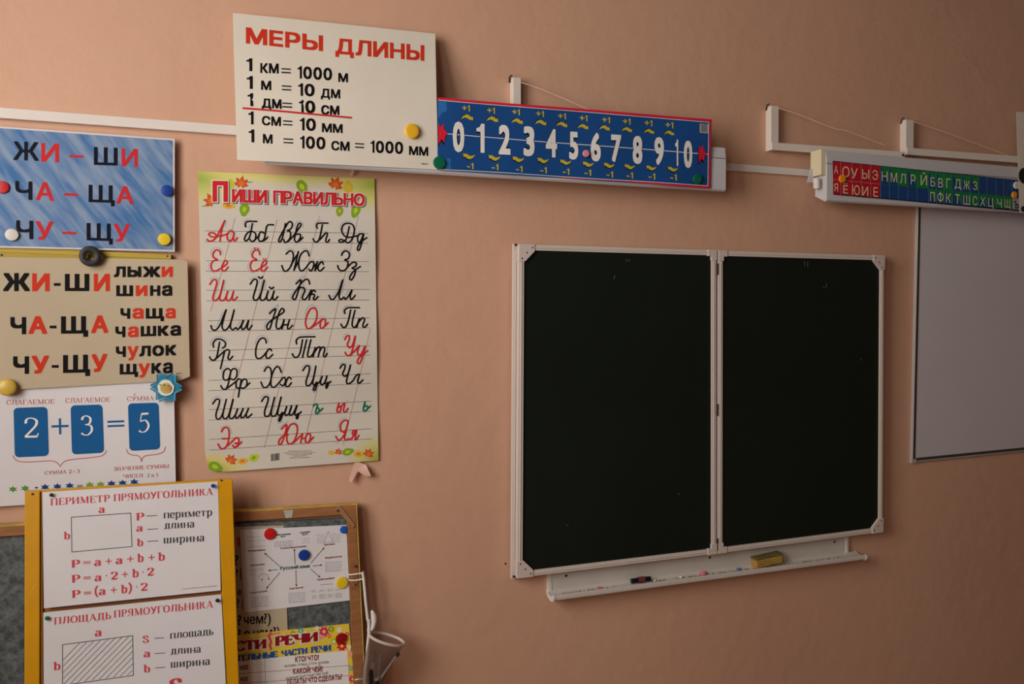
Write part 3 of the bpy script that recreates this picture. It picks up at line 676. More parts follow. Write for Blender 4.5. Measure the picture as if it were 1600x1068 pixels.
for t, x0, x1, y0, y1 in (('0', 147, 222, 287, 450), ('1', 268, 325, 297, 454), ('2', 382, 457, 304, 464), ('3', 508, 580, 311, 471), ('4', 622, 695, 325, 478), ('5', 741, 803, 337, 488), ('6', 850, 918, 344, 497), ('7', 955, 1022, 352, 500), ('8', 1065, 1130, 360, 510), ('9', 1176, 1240, 366, 515), ('1', 1282, 1313, 377, 521), ('0', 1326, 1385, 384, 531)):
    x0 += 8; x1 -= 8; y0 += 5; y1 -= 4
    s.text('black', t, x0, y1, x1, y1+3, y1-y0, bold=.085, lay=2); s.text('white', t, x0, y1, x1, y1+3, y1-y0, bold=.052, lay=3)
for x, y in zip((222, 350, 477, 600, 712, 822, 937, 1042, 1153, 1260), (240, 252, 260, 269, 281, 291, 300, 308, 316, 326)):
    s.text('yellow', '+1', x-20, y-2, x+20, y+2, 31, bold=.03, lay=2)
for x, y in zip((243, 370, 493, 617, 732, 843, 955, 1057, 1170, 1280), (535, 541, 550, 556, 563, 569, 578, 583, 588, 593)):
    s.text('yellow', '-1', x-16, y-2, x+18, y+1, 31, bold=.03, lay=2)
def arrow(x, y, k, up):
    pts = [(-30, 10), (-20, -5), (-2, -14), (14, -8), (20, 0), (30, -2), (33, 16), (12, 14), (6, 8), (-8, 2), (-20, 6)]
    if not up: pts = [(-a, -b) for a, b in pts]
    for col, dx, dy, l in (('shadow blue', -3, -3 if up else 5, 2), ('yellow', 0, 0, 3)):
        q = [(x+a*k+dx, y+b*k+dy) for a, b in pts]; mb = s.ink(col, l, 'arrows')
        n_ = len(q); tri = [(0, 1, 10), (1, 9, 10), (1, 2, 9), (2, 8, 9), (2, 3, 8), (3, 7, 8), (3, 4, 7), (4, 6, 7), (4, 5, 6)]
        mb.add([s.W(a, b, l) for a, b in q], tri if up else [t[::-1] for t in tri])
for i, (x, y) in enumerate(zip((227, 355, 482, 602, 710, 818, 928, 1042, 1155, 1258), (270, 280, 290, 297, 307, 318, 324, 333, 342, 350))): arrow(x, y, 1-.02*i, True)
for i, (x, y) in enumerate(zip((240, 370, 492, 618, 733, 848, 955, 1060, 1170, 1280), (472, 480, 487, 493, 502, 512, 518, 525, 531, 537))): arrow(x, y, 1-.02*i, False)
def burst(x, y, k, fl):
    pts = [(-22, -50), (-12, -30), (6, -48), (4, -22), (24, 0), (10, 24), (8, 50), (-6, 30), (-22, 58), (-24, 20), (-24, -20)]
    pts = [(a*fl, b) for a, b in pts]
    s.poly('black', [(x+a*k-3, y+b*k+10) for a, b in pts], 2, 'burst'); s.poly('banner red', [(x+a*k, y+b*k) for a, b in pts], 3, 'burst')
burst(104, 352, 1, 1); burst(1430, 455, .85, 1)
s.quad('cell grey', [(1415, 303), (1461, 307), (1460, 355), (1414, 350)], 2, 'label_patch')
for i in range(7): s.line('dark grey', [(1424+i*4.5, 308), (1423+i*4.5, 346)], 1.6, 3, name='barcode')
s.done()
magnet(PNK, 915, 240, 5.6, .117, 'small pink magnet between digits five and six', None)
magnet(GRN, 1088.8, 279.5, 8, .117, 'green magnet at the lower right corner of the blue banner', None)
# ------------------------------------------------------------------ letter strip on the right lamp
STR = papermat('strip_gloss', (26, 70, 128)); STR.node_tree.nodes['Principled BSDF'].inputs['Roughness'].default_value = .4
s = Sheet('letter_strip', [(1301, 251.6), (1630, 286), (1630, 333.5), (1302.5, 303)], lambda u, v: .109+.0015*math.sin(u*12), STR, 'long strip of red, green and blue letter cells on the right lamp', 'banner', n=(50, 8))
s.z = (1250, 210, 4.571)
def top(x): return 190+(x-233)*.1048
def mid(x): return 322+(x-240)*.0975
def bot(x): return 425+(x-240)*.087
def cell(x0, x1, row, col, lay=1, half=False):
    a, b = (top, mid) if row == 0 else (mid, bot)
    if half: s.ink(col, lay, 'print').add([s.W(x0, a(x0)+3, lay), s.W(x1, b(x1)-3, lay), s.W(x1, a(x1)+3, lay)], [(0, 1, 2)])
    else: s.quad(col, [(x0, a(x0)+3), (x1, a(x1)+3), (x1, b(x1)-3), (x0, b(x0)-3)], lay, n=2)
cell(236, 572, 0, 'cell red'); cell(236, 572, 1, 'cell red')
for x0, x1, h in ((578, 636, 1), (640, 700, 1), (703, 765, 0), (770, 832, 1), (838, 915, 0), (918, 972, 1), (975, 1025, 1), (1028, 1085, 0), (1088, 1155, 1), (1158, 1215, 1), (1218, 1275, 1)): cell(x0, x1, 0, 'cell green', 2, bool(h))
for x0, x1, h in ((915, 972, 1), (975, 1032, 1), (1035, 1090, 1), (1095, 1155, 1), (1158, 1220, 1), (1223, 1275, 0), (1278, 1335, 1), (1338, 1398, 1), (1401, 1452, 0), (1455, 1512, 0)): cell(x0, x1, 1, 'cell green', 2, bool(h))
cell(1515, 1640, 1, 'cell grey')
for x in (291, 370, 436, 504): s.line('pink', [(x, top(x)), (x+2, bot(x))], 2.5, 3, name='grid')
for x in (574, 637, 702, 768, 835, 916, 973, 1027, 1087, 1156, 1216, 1276, 1334, 1398, 1454, 1514): s.line('grid blue', [(x, top(x)), (x+2, bot(x))], 2.5, 3, name='grid')
s.line('pink', [(236, mid(236)), (572, mid(572))], 3, 3, name='grid'); s.line('cell green', [(572, mid(572)), (1640, mid(1640))], 4, 3, name='grid')
s.line('navy', [(236, top(236)-1), (1640, top(1640)-1)], 4, 2, name='grid'); s.line('navy', [(240, bot(240)), (1640, bot(1640))], 6, 2, name='grid')
for t, x, y0, y1, w_ in (('А', 258, 222, 278, 28), ('О', 328, 228, 303, 52), ('У', 388, 240, 312, 50), ('Ы', 470, 248, 315, 50), ('Э', 537, 254, 323, 40), ('Н', 605, 262, 333, 42), ('М', 671, 272, 340, 46), ('Л', 735, 280, 348, 42), ('Р', 808, 285, 358, 34), ('Й', 885, 290, 362, 46), ('Б', 948, 305, 370, 32), ('В', 1004, 312, 378, 34), ('Г', 1060, 314, 382, 30), ('Д', 1127, 318, 382, 46), ('Ж', 1189, 328, 392, 46), ('З', 1250, 334, 394, 32),
    ('Я', 258, 348, 405, 28), ('Ё', 326, 362, 420, 34), ('Ю', 400, 362, 430, 52), ('И', 466, 370, 436, 42), ('Е', 541, 376, 443, 32), ('П', 946, 410, 476, 32), ('Ф', 1003, 412, 480, 42), ('К', 1061, 420, 486, 36), ('Т', 1124, 426, 494, 34), ('Ш', 1190, 434, 500, 46), ('С', 1250, 440, 505, 32), ('Х', 1305, 446, 510, 36), ('Ц', 1364, 452, 515, 38), ('Ч', 1425, 457, 520, 32), ('Щ', 1483, 462, 520, 42)):
    s.text('cream', t, x-w_/2, y1-1, x+w_/2, y1+3, y1-y0, bold=.004, lay=4)
s.text('black', 'Ъ', 1528, 528, 1562, 530, 54, bold=.02, lay=4)
s.done()
magnet(ORG, 1315, 279.4, 6.4, .1125, 'orange magnet at the left end of the letter strip', None, h=.007)
magnet(WHT, 1587, 289.5, 6, .1125, 'white magnet near the right end of the letter strip', None, h=.007)
magnet(ORG, 1583.5, 304.5, 5.4, .1125, 'small orange magnet below the white one on the letter strip', None, h=.007)
# cream sheet at the right edge of the picture
s = Sheet('wall_poster', [(1588, 174.5), (1700, 184), (1704, 341), (1593, 332)], .121, CRM, 'cream sheet at the right end of the right lamp, held by black magnets', 'poster', n=(6, 6)); s.done()
magnet(BLK, 1600, 274.5, 12.5, .123, 'large black magnet on the cream sheet by the right lamp', None)
magnet(BLK, 1598, 326.5, 4.5, .123, 'small black magnet at the foot of the cream sheet', None)
# ------------------------------------------------------------------ left column of sheets on a magnetic board
mbz = empty('magnetic_board', P(267, 770, .02))
MB().slab([(-60, 388.5), (266.5, 403.5), (268, 770), (-60, 790)], .014, .010).build('panel', mat('olive_panel', (176, 150, 44), .5), mbz)
MB().slab([(-60, 381), (267.5, 397.5), (267.5, 404.5), (-60, 391)], .0155, .012).build('top_rail', mat('olive_rail', (188, 160, 60), .5), mbz, bevel=.001)
for x, y in ((2.5, 398.2), (261.5, 400.0)): MB().lathe(P(x, y, .014), (0, -1, 0), [(.0026, 0), (.0026, .002), (0, .003)], 10).build('tack', SCREW, mbz)
tag(mbz, 'olive yellow board edge showing between the blue and the cream syllable sheets', 'board')
SKY = papermat('sky_print', (120, 148, 188), 'sky')
s = Sheet('wall_poster', [(-68, 192.5), (272.9, 216.7), (273, 393.2), (-68, 385)], lambda u, v: .021+.002*math.sin(u*4), papermat('white_border', (214, 206, 208)), 'blue sky poster of Cyrillic syllables above the cream syllable poster', 'poster', n=(20, 10))
s.z = (0, 180, 4.855)
s2 = Sheet.__new__(Sheet)
sk_c = [(-64, 195.5), (270.0, 219.4), (270.2, 390.2), (-64, 382.5)]
# printed picture area as a thin layer on the sheet
pv = []; nu, nv = 24, 12
for j in range(nv+1):
    for i in range(nu+1):
        u, v = i/nu, j/nv; (x0, y0), (x1, y1), (x2, y2), (x3, y3) = sk_c
        x = x0*(1-u)*(1-v)+x1*u*(1-v)+x2*u*v+x3*(1-u)*v; y = y0*(1-u)*(1-v)+y1*u*(1-v)+y2*u*v+y3*(1-u)*v
        uu, vv = s.uvof(x, y); pv.append(P(x, y, s.depth(uu, vv)+.0005))
pf = [(j*(nu+1)+i, (j+1)*(nu+1)+i, (j+1)*(nu+1)+i+1, j*(nu+1)+i+1) for j in range(nv) for i in range(nu)]
me = bpy.data.meshes.new('sky_print'); me.from_pydata(pv, [], pf); ul = me.uv_layers.new(name='UVMap')
for lp in me.loops: ul.data[lp.index].uv = ((lp.vertex_index % (nu+1))/nu*1.9, 1-(lp.vertex_index//(nu+1))/nv)
link('sky_print', me, SKY, s.o)
for col, t, x0, y0, x1, y1, h in (('navy', 'Ж', 100, 339, 295, 346, 142), ('sky red', 'И', 312, 352, 448, 357, 142), ('navy', 'Ш', 712, 376, 892, 382, 136), ('sky red', 'И', 922, 387, 1046, 391, 136),
    ('navy', 'Ч', 115, 637, 246, 642, 140), ('sky red', 'А', 272, 643, 410, 651, 140), ('navy', 'Щ', 672, 658, 870, 664, 132), ('sky red', 'А', 883, 668, 1014, 675, 134),
    ('navy', 'Ч', 122, 936, 253, 940, 140), ('sky red', 'У', 270, 943, 405, 945, 140), ('navy', 'Щ', 657, 948, 856, 954, 132), ('sky red', 'У', 862, 958, 985, 960, 136)):
    s.text(col, t, x0, y0, x1, y1, h, bold=.03, lay=2)
for x0, x1, y in ((528, 632, 311), (487, 592, 601), (473, 578, 892)): s.line('sky red', [(x0+5, y-1), (x1-5, y+2)], 18, 2)
s.done()
magnet(RED, 4, 292.7, 9.6, .023, 'red magnet at the left edge of the picture on the blue sheet', None)
magnet(BLU, 261, 298, 8.8, .025, 'blue magnet at the right edge of the blue syllable sheet', None)
magnet(WHT, 19, 366.8, 9.6, .025, 'white magnet at the lower left of the blue syllable sheet', None)
magnet(YEL, 256.7, 373.8, 9.4, .025, 'yellow magnet at the lower right corner of the blue sheet', None)
# cream syllable sheet (rounded corners)
def rc(u, v, x, y):
    if u > .955:
        k = (u-.955)/.045
        if v > .9: y -= 5.5*k*(v-.9)/.1
        if v < .1: y += 3*k*k*(.1-v)/.1
    return x, y
s = Sheet('wall_poster', [(-70, 400.5), (292.8, 405.4), (296.8, 593.4), (-70, 613)], lambda u, v: .024+.003*math.sin(u*6+1)+(.008*max(0, u-.7)), CR2, 'cream poster of Cyrillic syllables and example words under a black ring magnet', 'poster', n=(60, 20), edge=rc)
s.z = (0, 380, 4.642)
for col, t, x0, y0, x1, y1, h in (('black', 'Ж', 22, 347, 217, 347, 132), ('red', 'И', 233, 347, 360, 348, 130), ('black', 'Ш', 470, 346, 648, 346, 125), ('red', 'И', 680, 347, 797, 347, 127),
    ('black', 'Ч', 75, 659, 190, 659, 125), ('red', 'А', 207, 657, 342, 657, 130), ('black', 'Щ', 442, 655, 639, 653, 126), ('red', 'А', 662, 651, 785, 649, 128),
    ('black', 'Ч', 95, 947, 211, 946, 128), ('red', 'У', 230, 945, 355, 943, 130), ('black', 'Щ', 457, 940, 653, 936, 130), ('red', 'У', 664, 934, 778, 930, 130)):
    s.text(col, t, x0, y0, x1, y1, h, bold=.055)
for x0, x1, y in ((390, 440, 298), (360, 410, 606), (375, 426, 892)): s.line('black', [(x0, y), (x1, y)], 20, cap=False)
for col, t, x0, y0, x1, y1, h in (('black', 'лыж', 826, 245, 1163, 245, 76), ('red', 'и', 1172, 244, 1254, 244, 74), ('black', 'ш', 843, 383, 965, 383, 77), ('red', 'и', 985, 382, 1070, 382, 76), ('black', 'на', 1088, 381, 1250, 380, 74),
    ('black', 'ч', 873, 547, 945, 547, 75), ('red', 'а', 960, 546, 1042, 546, 74), ('black', 'щ', 1057, 546, 1190, 545, 74), ('red', 'а', 1200, 544, 1274, 543, 72),
    ('black', 'ч', 836, 681, 910, 680, 76), ('red', 'а', 927, 680, 1005, 679, 75), ('black', 'шка', 1020, 675, 1313, 668, 73), ('black', 'ч', 840, 826, 913, 824, 76), ('red', 'у', 925, 823, 1005, 821, 76), ('black', 'лок', 1010, 820, 1279, 812, 75),
    ('black', 'щ', 868, 951, 1002, 949, 75), ('red', 'у', 1005, 947, 1088, 945, 75), ('black', 'ка', 1098, 945, 1253, 940, 75)):
    s.text(col, t, x0, y0, x1, y1, h, bold=.05, xh=True)
s.text('dark grey', 'МЗ-Р', 1280, 947, 1320, 946, 9, bold=.02)
s.done()
# ring magnet
R = up_m(141.5, 400, 16, .042); c = P(141.5, 400.2, .030)
pr = [(R*.4, 0), (R, 0), (R, .008), (R*.9, .010), (R*.5, .010), (R*.4, .008), (R*.4, 0)]
tag(MB().lathe(c, (0, -1, 0), pr, 40).build('ring_magnet', mat('ferrite', (34, 34, 38), .5)), 'black ring magnet with a hole at the top of the cream syllable poster', 'magnet')
magnet(GLD, 11.8, 604.5, 13.2, .032, 'large dull yellow magnet at the lower left of the cream syllable poster', None, h=.010, dome=1.2)
# ------------------------------------------------------------------ sum sheet
s = Sheet('wall_poster', [(-70, 594), (271.5, 590), (275, 772), (-60, 795)], lambda u, v: .018+.003*math.sin(u*5+2), WPP, 'white addition poster with blue cards two plus three equals five', 'poster', n=(24, 14))
s.z = (0, 580, 4.855)
for t, x0, y0, x1, y1, h in (('СЛАГАЕМОЕ', 50, 253, 413, 245, 36), ('СЛАГАЕМОЕ', 497, 239, 835, 230, 36), ('СУММА', 965, 224, 1165, 219, 33)): s.serif_('brick red', t, x0, y0, x1, y1, h, thick=.11, thin=.055, gap=.15)
s.line('brick red', [(1016, 182), (1024, 168)], 5)
def rrect(q, r=.13):
    pts = []; (x0, y0), (x1, y1), (x2, y2), (x3, y3) = q; ra = r; rb = r*.66
    for cx, cy, a0 in ((1-ra, rb, -90), (1-ra, 1-rb, 0), (ra, 1-rb, 90), (ra, rb, 180)):
        for k in range(6):
            a = math.radians(a0+k*18); u = cx+ra*math.cos(a); v = cy+rb*math.sin(a)
            pts.append((x0*(1-u)*(1-v)+x1*u*(1-v)+x2*u*v+x3*(1-u)*v, y0*(1-u)*(1-v)+y1*u*(1-v)+y2*u*v+y3*(1-u)*v))
    return pts
for q in ([(102, 276), (360, 268), (371, 640), (112, 652)], [(535, 258), (777, 250), (791, 616), (546, 630)], [(970, 243), (1204, 236), (1216, 590), (982, 603)]): s.poly('blue', rrect(q), 1, 'number_card')
for t, x0, y0, x1, y1, h in (('2', 182, 503, 290, 500, 150), ('3', 612, 484, 702, 482, 148), ('5', 1048, 462, 1132, 460, 146)): s.serif_('white', t, x0, y0, x1, y1, h, thick=.105, thin=.045, lay=2)
s.line('blue', [(390, 417), (520, 413)], 17, cap=False); s.line('blue', [(454, 355), (457, 477)], 17, cap=False)
s.line('blue', [(814, 382), (942, 377)], 15, cap=False); s.line('blue', [(815, 415), (943, 410)], 15, cap=False)
s.line('brick red', [(98, 638), (118, 668), (160, 684), (250, 685), (380, 678), (430, 690), (457, 720)], 6); s.line('brick red', [(457, 720), (482, 688), (530, 670), (700, 652), (770, 640), (798, 620), (808, 598)], 6)
s.line('brick red', [(960, 590), (972, 618), (1005, 633), (1045, 638), (1066, 655), (1073, 684)], 6); s.line('brick red', [(1073, 684), (1084, 655), (1110, 638), (1190, 628), (1240, 608), (1255, 572)], 6)
s.serif_('brick red', 'СУММА 2+3', 340, 783, 603, 768, 27, thick=.15, thin=.06, gap=.16); s.serif_('brick red', 'ЗНАЧЕНИЕ СУММЫ', 862, 754, 1280, 731, 29, thick=.15, thin=.06, gap=.16)
s.serif_('brick red', 'ЧИСЕЛ', 935, 808, 1083, 801, 26, thick=.15, thin=.06, gap=.16); s.serif_('brick red', '2 и 3', 1118, 801, 1198, 797, 26, thick=.15, thin=.06, gap=.16)
def star(x, y, r, col, k=.68):
    s.poly(col, [(x+r*(1 if i % 2 == 0 else .5)*math.cos(math.radians(i*30-90)), y+r*k*(1 if i % 2 == 0 else .5)*math.sin(math.radians(i*30-90))) for i in range(12)], 1, 'stars')
for x, y, c in ((98, 893, 'star green'), (190, 886, 'star green'), (342, 877, 'star blue'), (435, 872, 'star blue'), (528, 866, 'star blue'), (680, 860, 'leaf green'), (763, 856, 'leaf green'), (845, 850, 'star blue'), (930, 845, 'star blue'), (1018, 838, 'star blue')): star(x, y, 38, c)
s.line('black', [(262, 882), (290, 881)], 6, cap=False); s.line('black', [(276, 873), (276, 891)], 6, cap=False)
s.line('black', [(585, 865), (628, 862)], 5, cap=False); s.line('black', [(585, 875), (628, 872)], 5, cap=False)
s.done()
# beaded snowflake fridge magnet with a little face
cx, cy, d = 259.5, 605, .038
fl = empty('snowflake_magnet', P(cx, cy, d-.004)); BB = mat('bead_blue', (64, 160, 200), .4); BT = mat('bead_teal', (40, 130, 160), .4); BWt = mat('bead_white', (232, 228, 220), .5)
rot0 = math.radians(-88)
def flat_poly(pts, d0, t): return MB().prism([P(x, y, d0) for x, y in reversed(pts)], t)
pts = []
for i in range(12):
    a = rot0+math.radians(30*i+30); r = 23.5 if i % 2 == 0 else 14.5; pts.append((cx+r*math.cos(a), cy+r*math.sin(a)))
flat_poly(pts, d, .005).build('star_base', BT, fl)
rb = random.Random(5); bd = MB(); n_b = 0
for i in range(6):
    a = rot0+math.radians(60*i+30)
    for k in range(7):
        for sd in (-1, 1):
            rr = 14+k*1.5; off = (9-k*1.15)*sd*.75; x = cx+rr*math.cos(a)-off*math.sin(a); y = cy+rr*math.sin(a)+off*math.cos(a)
            c = P(x, y, d); e = P(x+2.6*math.cos(a+sd*.8), y+2.6*math.sin(a+sd*.8), d+.003); bd.tube([c, e], .0014, 5)
bd.build('bead_fringe', BB, fl)['kind'] = 'stuff'
flat_poly([(cx+13.5*math.cos(math.radians(a_))-.5, cy+13.0*math.sin(math.radians(a_))+.5) for a_ in (-120, -95, -60, -10, 30, 58, 90, 122, 150, 195)], d+.003, .003).build('white_middle', BWt, fl)
flat_poly([(cx+9*math.cos(math.radians(a_*30))-.5, cy+8.2*math.sin(math.radians(a_*30))+1) for a_ in range(12)], d+.005, .002).build('flower_centre', mat('felt_olive', (190, 178, 96), .8), fl)
flat_poly([(cx+5.2*math.cos(math.radians(a_*30))+1.6, cy+4.2*math.sin(math.radians(a_*30))+.8) for a_ in range(12)], d+.0065, .0015).build('flower_heart', mat('felt_tan', (206, 150, 88), .8), fl)
for x, y in ((-3.4, -3.8), (3.4, -2.4), (-9.5, -4.2)): MB().lathe(P(cx+x, cy+y, d+.0065), (0, -1, 0), [(.0018, 0), (.0016, .0015), (0, .002)], 8).build('bead', mat('bead_brown', (96, 66, 40), .4), fl)
tag(fl, 'blue beaded snowflake magnet with white centre at the corner of the cream poster', 'magnet')
# ------------------------------------------------------------------ alphabet poster
def aled(u, v, x, y):
    if v > .93 and u < .16:
        k = (1-u/.16)**2*(v-.93)/.07; x += 5*k; y -= 6*k
    return x, y
def adep(u, v): return .006+.006*math.sin(u*3.1)*(.4+.6*v)+.018*max(0, v-.6)*max(0, .5-u)+.010*max(0, u-.85)*6*(1-v)*.3+.002*math.sin(v*17+u*4)
AUT = papermat('autumn_poster', (214, 205, 192), 'autumn')
s = Sheet('alphabet_poster', [(309.4, 267.6), (585.2, 279.2), (591.4, 719), (321, 739)], adep, AUT, 'tall autumn leaf poster of handwritten Cyrillic alphabet on ruled lines', 'poster', n=(40, 60), edge=aled)
s.z = (300, 260, 4.45)
def leafm(x, y, r, a0, l=1):
    pr = [(0, 1.2), (10, .8), (16, .85), (26, .55), (40, .9), (50, 1.1), (60, .85), (74, .6), (92, 1.0), (104, .8), (112, .85), (128, .5), (146, .7), (162, .42), (176, .15)]
    q = [(a, b) for a, b in pr]+[(360-a, b) for a, b in reversed(pr[1:])]
    s.poly('rust', [(x+r*b*math.cos(math.radians(a+a0)), y+r*b*math.sin(math.radians(a+a0))) for a, b in q], l, 'leaves')
    s.poly('orange', [(x+r*.55*b*math.cos(math.radians(a+a0)), y+r*.55*b*math.sin(math.radians(a+a0))) for a, b in q], l+.4, 'leaves')
def leafo(x, y, rx, ry, a0, col, col2, l=1):
    for c_, k, ll in ((col, 1, l), (col2, .42, l+.4)):
        q = []
        for i in range(16):
            t = math.radians(i*22.5); r_ = 1+.28*(math.cos(t) > .9); a, b = rx*k*r_*math.cos(t), ry*k*math.sin(t); c, d = math.cos(math.radians(a0)), math.sin(math.radians(a0))
            q.append((x+a*c-b*d, y+a*d+b*c))
        s.poly(c_, q, ll, 'leaves')
s.z = (300, 260, 5.333)
leafm(410, 145, 62, -80); leafm(165, 290, 68, -120); leafm(1195, 155, 66, -70)
leafo(315, 145, 42, 38, 70, 'lime', 'ochre', .6); leafo(915, 165, 58, 42, 60, 'leaf green', 'lime'); leafo(1300, 175, 45, 40, -90, 'ochre', 'lime')
leafo(300, 325, 48, 28, 10, 'ochre', 'orange', .6); leafo(437, 355, 48, 42, 100, 'leaf green', 'lime'); leafo(1230, 370, 36, 30, 100, 'leaf green', 'ochre'); leafo(1365, 365, 52, 38, 110, 'leaf green', 'lime')
s.line('dark grey', [(440, 135), (500, 129)], 5, 1, name='leaves'); s.line('dark grey', [(85, 330), (130, 325)], 5, 1, name='leaves')
for t, x0, y0, x1, y1, h, h2, b in (('П', 170, 293, 300, 296, 175, 175, .085), ('ИШИ', 332, 298, 626, 306, 112, 110, .075), ('ПРАВИЛЬНО', 676, 306, 1440, 330, 108, 104, .065)):
    s.text('rule grey', t, x0, y0, x1, y1, h, h2, bold=b, lay=1.5, grow=.05, shift=(9, 9), gap=.02, name='title_shadow')
    s.text('white', t, x0, y0, x1, y1, h, h2, bold=b, lay=2, grow=.045, gap=.02, name='title_outline'); s.text('crimson', t, x0, y0, x1, y1, h, h2, bold=b-.01, lay=3, gap=.02, name='title')
s.z = (0, 0, 1)
def q4(z, pts): return [(z[0]+x/z[2], z[1]+y/z[2]) for x, y in pts]
Z4, Z5 = (300, 260, 4.45), (300, 480, 3.813)
for z, rows in ((Z4, [(90, 447, 1225, 464), (90, 523, 1225, 532), (95, 655, 1230, 660), (95, 728, 1232, 730), (100, 860, 1235, 854), (100, 933, 1235, 927)]),
                (Z5, [(95, 79, 1060, 62), (95, 143, 1060, 121), (97, 258, 1062, 228), (97, 320, 1062, 284), (97, 435, 1065, 395), (97, 496, 1065, 452), (100, 610, 1068, 558), (100, 672, 1068, 618), (103, 787, 1070, 722), (103, 850, 1070, 782)])):
    for x0, y0, x1, y1 in rows: s.line('rule grey', q4(z, [(x0, y0), (x1, y1)]), .75, 1, name='ruled_lines', cap=False)
for a, b in (((367.3, 339.8), (329.2, 486)), ((433, 343), (353.8, 658)), ((499, 337), (412.8, 700)), ((560, 337), (474.4, 695)), ((578.5, 514), (536, 695))):
    m_ = ((a[0]+b[0])/2+1, (a[1]+b[1])/2); s.line('rule pink', [a, m_, b], .8, .8, name='slant_lines', cap=False)
TI = {'A': (315, 335), 'B': (445, 335), 'C': (315, 425), 'D': (445, 425), 'E': (320, 515), 'F': (450, 515), 'G': (320, 610), 'H': (450, 610)}
def cur(tile, col, strokes, sh=(0, 0), guide=None, wd=2.5):
    ox, oy = TI[tile]
    for i, st in enumerate(strokes):
        pts = [(ox+(x+sh[0])/10.68, oy+(y+sh[1])/10.68) for x, y in st]
        s.line(col, pts, wd, 2+.1*(len(s.ink(col, 2.0, 'handwriting').v) % 2), name='handwriting') if False else s.line(col, pts, wd, 2, name='handwriting')
    for g in (guide or []):
        pts = [(ox+(x+sh[0])/10.68, oy+(y+sh[1])/10.68) for x, y in g]; s.line('pale blue', pts, .8, 1.2, name='guide_strokes')
R_, B_, G_ = 'crimson', 'black', 'deep green'
cur('A', R_, [[(88, 415), (130, 445), (190, 430), (260, 350), (385, 100)], [(385, 100), (335, 250), (305, 445)], [(270, 365), (190, 375), (125, 345), (130, 310), (200, 305), (250, 350), (330, 355), (430, 320)],
    [(530, 300), (480, 270), (430, 330), (430, 410), (480, 440), (520, 390), (540, 300), (530, 400), (555, 440), (595, 385)]], guide=[[(410, 100), (395, 210)], [(445, 250), (490, 250), (550, 280), (555, 350)]])
cur('A', B_, [[(735, 205), (730, 150), (770, 115), (920, 115)], [(848, 150), (800, 370), (740, 440), (715, 400), (760, 310), (830, 280), (900, 320), (890, 420), (840, 450), (805, 415)], [(860, 445), (910, 400), (960, 350)],
    [(1040, 310), (990, 290), (950, 350), (955, 430), (1000, 445), (1045, 400), (1065, 300), (1085, 200), (1120, 170), (1200, 172)], [(1020, 440), (1060, 420), (1105, 375)]], guide=[[(705, 190), (705, 120), (760, 80), (825, 80)], [(790, 250), (800, 170)], [(960, 275), (1020, 275)]])
cur('B', B_, [[(10, 150), (-40, 380), (-80, 455), (-105, 430), (-60, 330), (20, 190), (60, 130), (100, 120), (125, 160), (105, 230), (40, 270)], [(40, 270), (90, 290), (90, 380), (40, 450), (0, 465), (-20, 415)],
    [(50, 450), (130, 370), (240, 220), (272, 170), (245, 145), (210, 190), (175, 330), (160, 420), (200, 460), (250, 400), (255, 330), (180, 330)], [(225, 445), (265, 420), (300, 378)]], guide=[[(165, 240), (180, 150), (240, 110), (300, 150), (305, 220)], [(180, 480), (215, 480)]])
cur('B', B_, [[(540, 230), (530, 180), (560, 145), (720, 143)], [(625, 170), (580, 390), (530, 460), (490, 440), (468, 405)], [(530, 460), (600, 400), (680, 310), (710, 330), (680, 430), (710, 462), (745, 415)]], guide=[[(505, 220), (510, 140), (560, 105), (625, 105)], [(640, 310), (680, 275), (730, 300)]])
cur('B', B_, [[(1075, 200), (1030, 390), (980, 450), (920, 460), (900, 435), (940, 415), (1000, 440), (1060, 470), (1120, 410), (1160, 270), (1130, 170), (1040, 145), (970, 180), (950, 270), (990, 350), (1060, 380), (1140, 370), (1210, 350)],
    [(1310, 330), (1260, 320), (1215, 370), (1220, 450), (1260, 450), (1315, 325), (1280, 480), (1240, 590), (1210, 580), (1230, 510), (1290, 440), (1370, 385)]], guide=[[(920, 270), (940, 170), (1010, 110), (1110, 125)], [(1230, 290), (1270, 275), (1310, 300)]])
EE = [[(315, 670), (300, 610), (245, 590), (195, 640), (195, 710), (265, 755), (190, 775), (155, 850), (180, 930), (240, 940), (330, 890), (420, 820), (420, 775), (385, 775), (340, 860), (345, 930), (390, 935), (445, 875)]]
EG = [[(155, 670), (165, 600), (230, 550), (310, 570), (350, 640)], [(130, 800), (115, 880), (150, 950), (220, 975)]]
cur('A', R_, EE, guide=EG); cur('A', R_, EE, (655, 0), EG)
for x in (885, 940): s.disc(R_, 315+x/10.68, 335+565/10.68, 1.3, 2)
for x in (1030, 1070): s.disc(R_, 315+x/10.68, 335+740/10.68, 1.2, 2)
cur('B', B_, [[(20, 660), (80, 605), (130, 630), (140, 720), (100, 860), (30, 940), (-20, 930), (-50, 850)], [(225, 615), (190, 770), (150, 930)], [(100, 850), (160, 740), (225, 640)], [(405, 690), (380, 620), (340, 605), (270, 660), (230, 780), (240, 900), (280, 940), (340, 900), (400, 820), (440, 785)],
    [(155, 920), (200, 830), (240, 750)], [(440, 785), (475, 790), (480, 850), (440, 940), (400, 910)], [(545, 785), (500, 935)], [(470, 890), (540, 800)], [(510, 920), (590, 800)], [(640, 830), (620, 785), (570, 830), (550, 900), (590, 940), (655, 880)]], guide=[[(10, 600), (80, 565), (150, 590), (165, 640)], [(290, 590), (350, 565), (410, 610), (425, 680)], [(430, 755), (490, 750)], [(590, 750), (660, 770)]])
